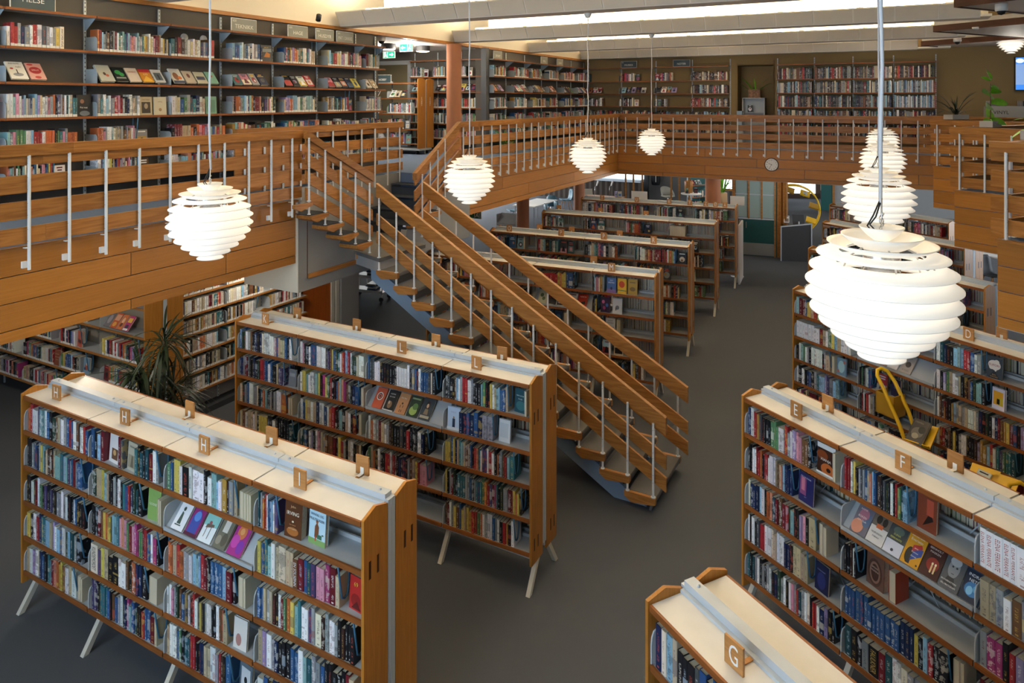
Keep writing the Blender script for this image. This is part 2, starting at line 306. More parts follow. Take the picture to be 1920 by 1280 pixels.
cv('kbl', .14, .21, .022, 'bfd2ea', [('r', .4, .12, .6, .5, '2c3a52'), ('e', .5, .55, .06, .05, 'a8846a'), ('r', 0, 0, 1, .12, 'd8dce4')], [('FREUT', .5, .78, .14, '8aa0c0')], 'pale blue cover with a man in a dark suit')
cv('kg', .1, .18, .02, '7c8088', [('r', .15, .6, .85, .8, '9aa0a8')], [], 'small grey cover turned out beside the bracket')
cv('kpg', .12, .2, .02, 'd8dce0', [('r', .12, .2, .85, .85, 'c4ccd4')], [], 'white book standing open beside the end panel')
cv('xianja', .155, .225, .04, '3a1c10', [('r', 0, .84, 1, 1, 'd8d8d6'), ('e', .6, .2, .36, .2, 'b0602c'), ('e', .66, .2, .12, .07, '2a120a'), ('e', .3, .62, .3, .16, '7a3c18'), ('r', .0, .0, 1, .06, 'd4d4d0')], [('XIANJA', .5, .48, .22, 'f0ece4')], 'orange and black cover reading XIANJA standing face out')
cv('enger', .145, .22, .018, '28295e', [('r', .1, .25, .52, .85, '8a4a78'), ('r', .2, .4, .42, .85, 'c87a90')], [('CECILIE ENGER', .5, .88, .1, 'e0e0ee'), ('DET', .5, .2, .08, 'a8a8cc')], 'dark blue cover reading CECILIE ENGER beside the bracket')
cv('redx', .13, .23, .025, '7a3a24', [('p', [(.3, .1), (.7, .6), (.85, .35)], '20100c'), ('r', .5, .45, .85, .9, 'a84a34')], [], 'rust brown cover standing edge on above the slanted display')
cv('brown', .15, .225, .05, '6e5044', [('e', .5, .45, .4, .42, '54382e'), ('e', .5, .45, .3, .33, '8c6c5c'), ('e', .5, .45, .22, .26, '4a3028')], [('SIMONS', .5, .6, .1, 'd4beb0'), ('FALKEMA', .5, .5, .1, 'd4beb0')], 'thick brown cover with rock layers standing alone')
cv('dkb', .13, .21, .022, '1b2142', [('e', .5, .4, .3, .3, '26306a')], [('FORBANNET', .5, .75, .1, '8a96c8')], 'navy cover standing at the end of the fourth row')
cv('ea', .126, .2, .018, '6d6a78', [('e', .35, .25, .35, .25, 'd08a70'), ('e', .75, .55, .25, .25, '506a8a'), ('e', .5, .7, .3, .2, 'a86a80')], [('AASNE', .4, .86, .13, 'ecdcd8'), ('BOKEN', .45, .6, .15, 'f0e4dc'), ('OM TILIA', .5, .47, .13, 'f0e4dc')], 'pink and violet cover reading BOKEN OM TILIA on the display')
cv('eb', .126, .21, .02, 'd6d3cf', [('r', 0, .55, 1, 1, '6a6056'), ('e', .35, .78, .16, .14, '2c2620'), ('e', .7, .76, .14, .14, '2c2620'), ('r', .32, .5, .68, .64, 'd0622e')], [('NURUDDIN', .5, .34, .12, '4a4440'), ('FARAH', .5, .22, .12, '4a4440')], 'white cover with two palms reading NURUDDIN FARAH')
cv('ec', .126, .2, .02, 'd4d6e2', [('r', 0, .45, 1, 1, '3c4444'), ('e', .5, .8, .3, .14, '5c6a60'), ('e', .5, .15, .08, .05, '3c3c48')], [('ELENA', .5, .66, .13, 'd8d864'), ('FERRANTE', .5, .54, .13, 'd8d864')], 'dark upper and pale lower cover reading ELENA FERRANTE')
cv('ed', .126, .215, .022, 'd89a1e', [('e', .34, .3, .2, .24, '1c1a18'), ('r', .28, .05, .5, .3, '1c1a18'), ('p', [(.45, .15), (.95, .4), (.95, .6), (.5, .6)], '2c4a9c'), ('p', [(.4, .42), (.9, .62), (.8, .72), (.4, .62)], 'c03030'), ('e', .88, .1, .05, .03, '2c2c2c')], [('Bernardine', .5, .9, .15, 'f4e8d0'), ('Evaristo', .5, .78, .19, 'f8f0e0'), ('Jente', .6, .55, .12, 'f0f0f0'), ('Kvinne', .6, .43, .12, 'f0f0f0'), ('Annet', .6, .31, .12, 'f0f0f0')], 'yellow cover reading Bernardine Evaristo on the slanted display')
cv('ee', .126, .215, .022, '3c1210', [('e', .55, .4, .32, .2, '8c1c14'), ('r', .5, .15, .58, .38, 'e8c890'), ('r', .66, .15, .74, .38, 'e8c890'), ('e', .54, .42, .05, .04, 'fff0c0'), ('e', .7, .42, .05, .04, 'fff0c0')], [('IBENHOLT', .5, .84, .14, 'e0d0c8'), ('MASKEN', .5, .73, .14, 'e0d0c8')], 'dark red cover with two candles reading IBENHOLT MASKEN')
cv('ef', .126, .215, .022, '54585c', [('e', .5, .62, .27, .28, '8c9094'), ('e', .42, .66, .05, .03, '2c3034'), ('e', .62, .66, .05, .03, '2c3034'), ('p', [(.2, .1), (.8, .1), (.65, .36), (.35, .36)], '26292c'), ('r', .44, .45, .58, .47, '44484c'), ('e', .5, .82, .27, .13, 'aeb2b6')], [('EN FORFATTERS', .48, .22, .1, 'f4f4f4'), ('SELVBIOGRAFI', .5, .11, .11, 'f4f4f4')], 'grey portrait cover reading SELVBIOGRAFI on the slanted display')
cv('eg', .126, .22, .022, '12243c', [('e', .5, .35, .35, .2, '2f7ab8'), ('e', .4, .3, .15, .12, '7fc4e8'), ('e', .65, .4, .12, .1, '5aa8d8'), ('r', 0, .85, 1, .92, '1f3c58')], [('INDRAS', .5, .72, .19, 'e8f0f8'), ('NETT', .5, .58, .19, 'e8f0f8')], 'dark blue cover reading INDRAS NETT at the end of the display')
cv('oredg', .12, .21, .035, 'b8482a', [], [], 'orange boards and cream page edges facing out, standing alone')
cv('eufori', .145, .22, .03, '3a4248', [('e', .5, .62, .4, .22, 'd9cfc4'), ('e', .3, .5, .14, .1, 'd9cfc4'), ('e', .65, .78, .16, .1, 'd9cfc4'), ('e', .56, .42, .1, .08, 'd9cfc4'), ('p', [(.1, .0), (.9, .0), (.5, .4)], '22272c')], [('EUFORI', .5, .62, .2, 'a03038'), ('ELIN', .5, .18, .11, 'c8965a'), ('CULLHED', .5, .09, .11, 'c8965a')], 'slate cover with white splash reading EUFORI')
cv('dyel', .13, .21, .03, 'd5cfe0', [('r', .12, .2, .88, .85, 'e2a22c'), ('r', .5, .2, .88, .6, 'c9b02c'), ('r', .4, .25, .62, .5, '26221c')], [], 'lilac cover with an orange square and black door')
cv('dros', .13, .21, .02, '6f8ea4', [('e', .5, .5, .34, .36, '9ec4cc'), ('e', .2, .2, .12, .1, 'b06a60'), ('e', .8, .8, .12, .1, 'b06a60')], [], 'grey blue cover with a rose wreath under the big lamp')
cv('drygg', .14, .215, .02, 'a39a94', [('e', .55, .5, .22, .16, '3a3634')], [('FARS', .5, .86, .2, '6a625e'), ('RYGG', .5, .16, .2, '6a625e')], 'grey cover reading FARS RYGG on the slanted display')
cv('dlys', .12, .2, .015, 'd8d4d2', [('e', .5, .62, .3, .1, 'c09a5a'), ('e', .5, .84, .2, .06, '4a6a80')], [], 'white cover with a gold band next to the grey one')
cv('dro', .15, .2, .018, 'b88878', [('p', [(0, 0), (.6, .2), (1, .7), (.4, .6)], '9a6458')], [], 'dusty rose cover on the slanted display under the lamp')
cv('dgul', .13, .19, .018, '8a9a50', [('r', .05, .3, .95, .75, 'd8cc3c')], [], 'green cover with a yellow band on the slanted display')
cv('dnav', .125, .2, .035, '28264e', [('r', .35, .45, .65, .75, '4a5a7a')], [], 'violet blue book with cream pages standing open')
cv('dill', .15, .22, .03, '2c2826', [('e', .5, .65, .3, .25, '6a5e56')], [('ill', .7, .34, .26, 'e8e4de')], 'black cover with pale letters behind the yellow trolley')
cv('steffen', .19, .27, .03, '4c4a48', [('e', .5, .45, .35, .22, '77736c'), ('e', .45, .3, .2, .12, 'b0a890'), ('e', .7, .6, .2, .15, '35332f')], [('STEFFEN', .4, .86, .13, '8c8880')], 'large grey cover lying on the tilted tray of the yellow trolley')
cv('moyes', .14, .22, .03, '4a6aa0', [('r', 0, 0, 1, .25, '8a6aa0'), ('e', .5, .3, .12, .1, '2c2c50')], [('JOJO', .5, .82, .2, 'eef0f8'), ('MOYES', .5, .68, .2, 'eef0f8')], 'blue cover reading JOJO MOYES facing out')
cv('msun', .14, .22, .03, 'ddb23a', [('e', .5, .62, .33, .22, 'c44a2c'), ('r', 0, .2, 1, .25, '3a7a60')], [], 'yellow cover with a big red disc facing out')
cv('mgold', .14, .22, .03, 'b08a2c', [('e', .5, .35, .3, .14, '7a5c1c'), ('r', .2, .75, .8, .82, '7a5c1c')], [], 'ochre cover facing out beside the end panel')
cv('mdrop', .14, .22, .03, '3a2a4a', [('e', .3, .7, .16, .12, 'd06aa0'), ('e', .7, .5, .16, .12, '4a7ac0'), ('e', .4, .3, .16, .12, 'b04a80'), ('p', [(.5, .1), (.7, .1), (.6, .4)], '101018')], [], 'dark cover with pink and blue splashes facing out')
cv('mwhite', .14, .22, .03, 'd3dae4', [('e', .5, .4, .2, .14, '6a7890'), ('r', .3, .2, .4, .4, '3a4458')], [], 'white cover with grey figures facing out')
cv('munro', .14, .22, .025, 'd4d6d6', [('r', 0, 0, 1, .3, '6a7074'), ('r', .1, .4, .9, .43, 'b04a40')], [('ALICE', .5, .85, .18, '4a4c50'), ('MUNRO', .5, .7, .18, '4a4c50')], 'white cover reading ALICE MUNRO facing out')
cv('mmu', .14, .21, .025, 'c9b9a0', [('r', .1, .1, .9, .5, '2c2420')], [('MU', .5, .72, .3, 'c02c20')], 'tan cover reading MU facing out near the bottom')
cv('mblu', .14, .22, .022, '1f3c58', [('e', .5, .6, .3, .2, '3a6a8a')], [('BLINT', .5, .28, .2, 'a8c0d0')], 'dark blue cover reading BLINT behind the stair rail')
cv('mnach', .15, .22, .022, 'b0301f', [('p', [(.1, .1), (.9, .3), (.8, .5), (.1, .3)], '1c1410')], [('NACH', .55, .78, .22, 'efe4d4')], 'red cover reading NACH on the slanted display')
cv('mlya', .14, .2, .02, '1c1c20', [], [('LYA', .5, .55, .35, 'c42c2c')], 'black cover with red letters on the slanted display')
cv('mleaf', .14, .21, .02, 'b5b498', [('e', .4, .6, .2, .15, '4a6040'), ('e', .65, .35, .18, .14, '5a7048')], [], 'pale cover with green leaves on the slanted display')
cv('palm', .13, .21, .02, '8a4a30', [], [('DE VOKSNE', .5, .75, .12, 'e4c8a8'), ('SOM SLUTTET', .5, .55, .11, 'e4c8a8'), ('Å SNAKKE', .5, .38, .12, 'e4c8a8')], 'brown cover with cream lettering on the lower left shelf')
cv('pblue', .14, .21, .025, '7a98b0', [('e', .5, .4, .22, .2, 'b85a3c'), ('e', .6, .6, .14, .1, 'e8dcc8'), ('e', .3, .3, .12, .1, '2c3c50')], [], 'light blue picture cover held by a bookend')
cv('pred', .14, .21, .025, 'b5523c', [('e', .35, .4, .14, .14, '3a2420'), ('e', .65, .35, .14, .14, '3a2420')], [], 'terracotta cover with two heads held by a bookend')
cv('pa', .12, .2, .02, '6e6a70', [('e', .5, .5, .3, .3, '9a9294')], [], 'grey mottled cover leaning on the lower left display')
cv('pb', .12, .2, .02, 'c4562c', [('r', .1, .5, .9, .9, 'd8a080'), ('e', .5, .25, .3, .16, 'e0a040')], [], 'orange cover on the lower left display')
cv('pc', .1, .2, .02, 'd0703a', [('e', .5, .6, .25, .2, 'e8c09a'), ('e', .5, .3, .25, .14, '5a2c1c')], [], 'narrow orange cover on the lower left display')
cv('pd', .11, .2, .02, 'b82f70', [('r', .15, .55, .85, .85, 'e8b840'), ('e', .5, .25, .3, .16, '2c2438'), ('r', .1, .02, .9, .15, 'e8e0e0')], [], 'pink and yellow cover on the lower left display')
cv('ua', .17, .24, .02, 'd8d6cf', [('e', .5, .25, .3, .1, '8a8c90'), ('r', .47, .3, .53, .55, '2c2c2c'), ('e', .25, .6, .1, .05, 'b03028')], [('RØYKFRI', .48, .88, .15, '26282c'), ('NÅ!', .66, .7, .24, '26282c')], 'white cover reading RØYKFRI NÅ! on the upper left wall')
cv('ub', .16, .23, .02, 'c8968a', [('e', .5, .55, .38, .22, 'a02024'), ('e', .3, .9, .2, .06, 'b03030'), ('e', .5, .12, .2, .08, 'b03030')], [('SPRUT', .5, .55, .16, 'ecd8cc')], 'pink and red cover reading SPRUT on the upper left wall')
cv('uc', .17, .25, .03, 'b0b2a8', [('e', .45, .45, .1, .1, '4a3428'), ('e', .6, .35, .12, .08, 'b05a40')], [], 'grey green cover first in the long display row')
cv('ud', .15, .22, .02, '1c201e', [('e', .4, .65, .25, .16, '3f9a54'), ('e', .65, .5, .2, .14, '3f9a54'), ('r', .1, .2, .9, .3, '9a9c98')], [], 'black cover with green leaves in the display row')
cv('ue', .15, .22, .02, 'cabcae', [], [('DEMENT', .5, .7, .17, 'b04038')], 'cream cover reading DEMENT in the display row')
cv('uf', .15, .21, .02, 'c8862c', [('r', 0, .75, 1, 1, 'b02c38'), ('p', [(0, 0), (.5, .5), (1, 0)], 'e0b040')], [('LYS', .5, .58, .24, 'f4ead0')], 'orange cover reading LYS in the display row')
cv('ug', .14, .21, .02, 'c8c8c8', [('r', .15, .15, .85, .75, '5c6468'), ('r', .45, .2, .6, .6, '26282c')], [], 'white cover with a grey landscape in the display row')
cv('uh', .16, .24, .02, 'd4d4d0', [('e', .4, .45, .25, .28, '8a6048'), ('e', .7, .35, .18, .12, 'dc7a30'), ('r', 0, 0, 1, .15, '3a4a68')], [], 'white cover with an orange disc and blue skirt')
cv('ui', .15, .21, .02, 'bfb3a2', [('e', .5, .6, .15, .18, '6a3a34')], [], 'cream cover with a small red brown picture')
cv('uj', .16, .2, .02, 'c2bea8', [('r', .1, .3, .9, .6, '4a4e64')], [], 'pale cover with a dark blue band')
cv('uk', .15, .21, .02, '7fae98', [('e', .5, .65, .18, .12, 'b03c38')], [], 'mint green cover with a red disc')
cv('polar', .17, .25, .03, '1c1b1d', [('e', .4, .7, .14, .1, '8a5c44'), ('e', .55, .15, .35, .12, '6a7078')], [('Pol mat', .5, .42, .16, 'd0ccc8')], 'black cover with a face at the end of its row')
cv('sykt', .16, .23, .02, 'b9aa8c', [('r', .15, .12, .85, .72, '3c342a'), ('e', .5, .5, .15, .15, 'a09078')], [('SYKT FRISK', .5, .84, .12, '3c342a')], 'tan cover reading SYKT FRISK with a dark woodcut')
cv('myskja', .16, .23, .02, 'cdc2a4', [('e', .5, .3, .12, .09, 'c07040'), ('e', .5, .3, .07, .05, '6a9a7a')], [('MYSKJA', .5, .72, .14, 'a04838')], 'cream cover reading MYSKJA on the upper left wall')
cv('mosj', .17, .24, .02, '6f9c86', [('r', .15, .1, .85, .8, '5c8a74')], [], 'green cover standing behind the lamp cord')
cv('boat', .18, .25, .03, '4a4c50', [('p', [(.25, .3), (.5, .6), (.85, .5), (.8, .28)], 'b8702c'), ('r', 0, .6, 1, .8, '7c8488')], [('SJØKLAR', .5, .86, .13, 'd8b04a')], 'grey cover with an orange boat on the upper left wall')

COLS = {'k': '1b1a1d', 'K': '2b2a2c', 'w': 'e2e1df', 'W': 'd6cbb4', 'g': '8b8d90', 'G': '4a4c4f', 'b': '2f5583', 'B': '1c2a4c', 'c': '8fb8d0', 't': '3a727a', 'T': '1f4a52', 'n': '55805a', 'N': '2a3c2e',
        'r': 'a32c30', 'R': '6e1c26', 'o': 'b8643a', 'y': 'cdb65a', 'Y': 'a8823c', 'p': 'c98a9c', 'P': 'a03a6e', 'v': '4a4066', 'V': '9a8cb4', 'm': '6b4830', 'M': '3c2620', 'e': 'b9a88c', 's': 'c98468', 'a': '84aaac', 'f': 'c9bda4'}
CNAME = {'k': 'black', 'K': 'charcoal', 'w': 'white', 'W': 'cream', 'g': 'grey', 'G': 'dark grey', 'b': 'blue', 'B': 'navy', 'c': 'pale blue', 't': 'teal', 'T': 'dark teal', 'n': 'green', 'N': 'dark green',
         'r': 'red', 'R': 'burgundy', 'o': 'orange', 'y': 'yellow', 'Y': 'ochre', 'p': 'pink', 'P': 'magenta', 'v': 'purple', 'V': 'lilac', 'm': 'brown', 'M': 'dark brown', 'e': 'beige', 's': 'salmon', 'a': 'aqua', 'f': 'cream page-edge'}
PAL_MIX = 'kkkkkkwwwwwwWgggGGbbBBBctTnNrrRRoyYpPvVmMeesa'
PAL_LIB = 'wwwwWWWgggkkkbbcctTnNrrRooyYppvVmeesaa'      # non-fiction along the walls
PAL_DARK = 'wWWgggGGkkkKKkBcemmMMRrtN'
PAL_MED = 'wwwwwWWWWggGkkbceemrRotY'
SIGNS = ['HELSE', '620', 'TEKNIKK', '635', 'HAGE', '636', 'HUSDYR', '641', 'MAT / DRIKKE', 'HOBBY', 'SPORT', 'MUSIKK', 'NOTER', 'VINYL', 'SPILL', 'DANS', '780', 'Hei', 'JAKTEN PÅ', 'STJERNESTØV']
LETTERS = list('HIKLMNOPRSTUVWXYZØÅEFDGCBA')
TITLES = ['SAFIR', 'KUNDEMORDET', 'KLIPP', 'JOHN IRVING', 'EN SOLSØNN', 'FAULKNER', 'MIDDLESEX', 'SKÅR', 'NIKKEN', 'GISTE AKT', 'EKKO', 'FREDRIK', 'VENEZIA', 'ELENA FERRANTE', 'ANATOMISK ATLAS', 'VINTERPORTEN', 'BLANTDEN']
NUMS = ['12', '3', '6', '9', '1', '2', '4', '5', '7', '8', '10', '11']
# ------------------------------------------------------------------ lettering turned into flat triangles
TX = {}
def make_text():
    need = set(SIGNS+LETTERS+TITLES+NUMS)
    for c in CV.values(): need |= {t[0] for t in c[5]}
    obs = []
    for s in sorted(need):
        cu = bpy.data.curves.new('t', 'FONT'); cu.body = s; cu.size = 1; cu.resolution_u = 3
        o = bpy.data.objects.new('t', cu); COL.objects.link(o); obs.append((s, o, cu))
    dg = bpy.context.evaluated_depsgraph_get(); dg.update()
    for s, o, cu in obs:
        me = o.evaluated_get(dg).to_mesh(); v = [(q.co.x, q.co.y) for q in me.vertices]; f = [tuple(p.vertices) for p in me.polygons]
        x0 = min(p[0] for p in v); x1 = max(p[0] for p in v); y0 = min(p[1] for p in v); y1 = max(p[1] for p in v)
        TX[s] = ([((p[0]-(x0+x1)/2), (p[1]-(y0+y1)/2)) for p in v], f, x1-x0, y1-y0)
        o.evaluated_get(dg).to_mesh_clear()
    for s, o, cu in obs: bpy.data.objects.remove(o); bpy.data.curves.remove(cu)
make_text()
def add_text(mb, s, fn, cap, maxw=None, stretch=1.0, **k):   # fn maps (x right, y up) metres to 3D; cap = letter height
    v, f, wd, ht = TX[s]; sc_ = cap/ht; sx = sc_*stretch
    if maxw and wd*sx > maxw: sx = maxw/wd
    mb.add([fn(p[0]*sx, p[1]*sc_) for p in v], f, **k)

# ------------------------------------------------------------------ books
def book_geo(mb, t, h, d, col, tcol, seed, lab=0.0, rev=False, pages=True):
    """spine at y=0 facing -y; thickness along x, depth along y"""
    e = .0022; hb = .003
    if rev:   # fore-edge outwards
        mb.box(0, e, 0, d, 0, h, col=col, tcol=tcol, seed=seed, lab=-1); mb.box(t-e, t, 0, d, 0, h, col=col, tcol=tcol, seed=seed, lab=-1)
        if pages: mb.box(e, t-e, .004, d, hb, h-hb, col=PAGEC, tcol=PAGEC, seed=seed, lab=-1)
        return
    r = min(.004, t*.2)
    pl = [(0, r), (r, 0), (t-r, 0), (t, r), (t, d), (t-e, d), (t-e, 2*e), (e, 2*e), (e, d), (0, d)]; n = len(pl)
    v = [(p[0], p[1], 0) for p in pl]+[(p[0], p[1], h) for p in pl]
    f = []; uv = []
    for i in range(n):
        j = (i+1) % n; f.append((i, j, n+j, n+i))
        if i in (0, 1, 2): u0, u1 = [(0, .12), (.12, .88), (.88, 1)][i]; uv.append([(u0, 0), (u1, 0), (u1, 1), (u0, 1)])
        else: uv.append(None)
    for q in ((0, 1, 2, 3, 6, 7), (3, 4, 5, 6), (0, 7, 8, 9)):
        f.append(tuple(n+i for i in q)); uv.append(None); f.append(tuple(i for i in q[::-1])); uv.append(None)
    mb.add(v, f, col=col, uvs=uv, tcol=tcol, seed=seed, lab=lab)
    if pages: page_geo(mb, t, h, d)
def page_geo(mb, t, h, d):
    e = .0022; y0, y1 = 2*e, d-.004; z0, z1 = .003, h-.003
    v = [(e, y0, z1), (t-e, y0, z1), (t-e, y1, z1), (e, y1, z1), (e, y1, z0), (t-e, y1, z0), (e, y0, z0), (t-e, y0, z0)]
    mb.add(v, [(0, 1, 2, 3), (3, 2, 5, 4), (4, 5, 7, 6)], col=PAGEC, tcol=PAGEC, lab=-1)
BOOKS = []     # every spine-out book: (matrix, t, h, d, code, tcol, seed, lab, rev, title, where)
def jit(c, rng, a=.22): 
    k = 1+rng.uniform(-a, a); return tuple(max(0, min(.85, x*k*(1+rng.uniform(-.06, .06)))) for x in c)
def tcol_for(c, rng):
    l = .3*c[0]+.6*c[1]+.1*c[2]
    if l < .13: return S(rng.choice(['e8e6e0', 'd8d0c0', 'c9a85a', 'b8c4d0', 'c85a4a', 'e0e0e0']))
    return S(rng.choice(['1c1c20', '2c2c34', '5a1c20', '24365a', '303030', '8a2c24'] if l > .3 else ['f0eee8', 'f0eee8', '141416', 'e0c060']))
def face_book(key, M, where='', tilt=0.0, spin=0.0, rng=R, label=None):
    """a book shown cover out; M places the middle of its lower front edge, facing -y"""
    if key in CV: w_, h, t, bg, sh, tx, lab = CV[key]; bg = S(bg)
    else:
        code = rng.choice(PAL_MIX); bg = jit(S(COLS[code]), rng); w_ = rng.uniform(.12, .15); h = rng.uniform(.19, .225); t = rng.uniform(.015, .03)
        c2, c3, c4 = [jit(S(COLS[rng.choice(PAL_MIX)]), rng) for _ in range(3)]; sh = []
        st = rng.random()
        if st < .4: sh = [('e', .5, .4, rng.uniform(.2, .38), rng.uniform(.14, .28), c2), ('e', rng.uniform(.3, .7), rng.uniform(.3, .5), .14, .11, c3)]
        elif st < .7: sh = [('r', 0, 0, 1, rng.uniform(.35, .6), c2), ('p', [(.2, .1), (.8, .1), (.6, .5), (.4, .55)], c3)]
        else: sh = [('r', .12, .12, .88, .6, c2), ('e', .5, .36, .2, .16, c3)]
        tc = tcol_for(bg, rng)
        for i in range(rng.randint(1, 2)): yy = .88-i*.13; ww = rng.uniform(.2, .38); sh.append(('r', .5-ww, yy-.035, .5+ww, yy+.035, tc))
        tx = []; lab = key.replace('_', ' ') if len(key) > 3 else CNAME[code]+' cover'
    root = thing('display_book', (label or lab+where), 'book', M @ RX(-tilt) @ RZ(spin) @ T3(-w_/2, t, 0) @ RZ(-math.pi/2), 'books shown face out')
    mb = MB(); book_geo(mb, t, h, w_, bg, tcol_for(bg, rng), rng.random(), lab=-1, pages=False); mb.build('cover', BOOK, root, None, attrs=True)
    mp = MB(); page_geo(mp, t, h, w_); mp.build('page_block', PAGE, root)
    if sh or tx:
        pr = MB(); eps = .0006
        def F(u, v, k=0): return (t+eps*(1+k), u*w_, v*h)
        for i, s_ in enumerate(sh):
            c = S(s_[-1]) if isinstance(s_[-1], str) else s_[-1]; kk = i*.35
            cl = lambda q: max(.0, min(1., q))
            if s_[0] == 'r': pr.add([F(s_[1], s_[2], kk), F(s_[3], s_[2], kk), F(s_[3], s_[4], kk), F(s_[1], s_[4], kk)], [(0, 1, 2, 3)], col=c)
            elif s_[0] == 'e':
                n = 18; pr.add([F(cl(s_[1]+s_[3]*math.cos(2*math.pi*j/n)), cl(s_[2]+s_[4]*math.sin(2*math.pi*j/n)), kk) for j in range(n)], [tuple(range(n))], col=c)
            else: pr.add([F(x, y, kk) for x, y in s_[1]], [tuple(range(len(s_[1])))], col=c)
        for s_, x, y, cap, c in tx:
            add_text(pr, s_, lambda a_, b_: (t+eps*(1+4), x*w_+a_, y*h+b_), cap*w_*.72, .92*w_, col=S(c))
        pr.build('cover_print', PRINT, root, None, attrs=True)
    return root
BKE = {}
def bookend(M, h, label, d=.15):
    if (h, d) not in BKE:
        mb = MB(); mb.tube([(0, -.05-d*.1, h), (0, -.06, h*.55), (0, -.075, .06), (.0, -.10, .045), (0, -.125, .06), (0, -.14, h*.55), (0, -.16, h)][::1], .0062, 6)
        BKE[(h, d)] = mb.mesh('bookend', BLUEW, True)
    tag(obj('bookend', BKE[(h, d)], None, M), label, 'bookend', 'blue wire bookends hanging from the shelves')
import re
TOK = re.compile(r'\{([^}]*)\}|\[([^\]]*)\]|([A-Za-z])(\+?)(?:<([^>]*)>)?|([.|_@])([0-9.]*)')
def fill_cell(spec, M, L, clear, depth, where, rng, lab=0.0, hh=(.185, .235), label_face=None):
    """fills one shelf cell. M: left end of the shelf surface at its front edge, x to the right, y into the case; where: phrase for labels"""
    items = []; f = .9
    for rk, face, ch, plus, ttl, op, num in TOK.findall(spec):
        if rk: items.append(('rack', rk.split(',')))
        elif face: items.append(('face', face))
        elif ch: items.append(('book', ch, rng.uniform(.75, 1.3)*(1.75 if plus else 1), ttl))
        elif op == '@': f = float(num)
        elif op == '|': items.append(('end',))
        else: items.append(('gap', .028))
    fw = lambda k: CV[k][0]+.014 if k in CV else .145
    fixed = sum(i[1] for i in items if i[0] == 'gap')+sum(fw(i[1]) for i in items if i[0] == 'face')+sum(.03 for i in items if i[0] == 'end')
    tot = sum(i[2] for i in items if i[0] == 'book')
    sc_ = min(.042, max(.012, (L*f-fixed)/tot)) if tot else .025
    x = .008; n = 0; prev = None; ph = 0; nf = 0
    for it in items:
        if it[0] == 'gap': x += it[1]
        elif it[0] == 'rack':
            k = len(it[1]); ws = [(CV[q][0] if q in CV else .135) for q in it[1]]; gap = (L-.08-sum(ws))/max(k, 1); xx = .05
            for q, w_ in zip(it[1], ws):
                nf += 1
                face_book(q, M @ T3(xx+w_/2, .012, .035), '' if q in CV else ', %s on %s' % (od(nf), where), tilt=math.radians(40), rng=rng); xx += w_+max(.002, min(gap, .02))
        elif it[0] == 'face':
            w_ = fw(it[1]); nf += 1
            if it[1] == 'oredg': BOOKS.append((M @ T3(x+.02, .03, 0), .05, .21, .14, 'o', S('b8482a'), rng.random(), -1, True, '', where+', pages outward', n+1))
            elif it[1] == 'pages': BOOKS.append((M @ T3(x, .02, 0) @ RY(rng.uniform(-.05, .05)), .09, rng.uniform(.19, .21), .13, 'f', PAGEC, rng.random(), -1, True, '', where+', thick', n))
            else: face_book(it[1], M @ T3(x+w_/2, rng.uniform(.03, .07), 0), '' if it[1] in CV else ', %s face-out on %s' % (od(nf), where), tilt=.07, spin=rng.uniform(-.18, .12), rng=rng)
            x += w_
        elif it[0] == 'end':
            bookend(M @ T3(x+.008, .16, 0), clear, 'blue wire bookend hanging on '+where); x += .03
        else:
            n += 1; ch, tk, ttl = it[1:]; t = tk*sc_
            if ch == prev and rng.random() < .75: h, d, bc = ph
            else:
                h = min(clear-.012, rng.uniform(*hh)); d = min(depth-.02, rng.uniform(.125, .16)); bc = jit(S(COLS[ch]), rng)
            ph = (h, d, bc); prev = ch
            if x+t > L-.004: break
            BOOKS.append((M @ T3(x, .014+rng.uniform(0, .012), 0), t-.0008, h, d, ch, bc, rng.random(), lab, ch == 'f', ttl, where, n)); x += t
def rcell(rng, pal=PAL_MIX, fill=.85, faces=.25):
    n = rng.randint(20, 28); s = ''
    while len(s) < n:
        c = rng.choice(pal); s += c*(rng.choice([1, 1, 1, 1, 2, 3]) if rng.random() < .5 else 1)
    f = rng.uniform(fill-.2, fill+.1)
    if f < .8 and rng.random() < .6: s += '|'
    if f < .72 and rng.random() < faces*2: s += '..[rnd]'
    return s+'@%.2f' % min(f, .97)

# ------------------------------------------------------------------ double-sided bookcase
BAY = .94; CW = .53
LV = [1.559, 1.257, .955, .653, .353]
MESHC = {}
def cached(key, fn):
    if key not in MESHC: MESHC[key] = fn()
    return MESHC[key]
def m_shelf(depth=.225, L=BAY-.012):
    mb = MB(); mb.box(0, L, .012, depth, -.022, 0); mb.box(0, L, depth-.012, depth, 0, .028); return mb.mesh('shelf', SHELFG)
def m_lip(L=BAY-.012):
    mb = MB(); mb.box(.0, L, 0, .012, -.03, .004); return mb.mesh('edge_strip', WE)
def m_brk():
    pts = [(0.006, -.02), (.2, -.02), (.2, .17), (.05, .17)]+[(.05-.038*math.sin(t), .132+.038*math.cos(t)) for t in (.4, .8, 1.2, 1.57)]
    mb = MB(); mb.prism(pts, -.0025, .0025, 'x'); mb.tube([(0, .2, .171), (0, .05, .171), (0, .024, .162), (0, .012, .135), (0, .008, .1), (0, .008, -.015)], .0045, 6); return mb.mesh('side_bracket', BRK)
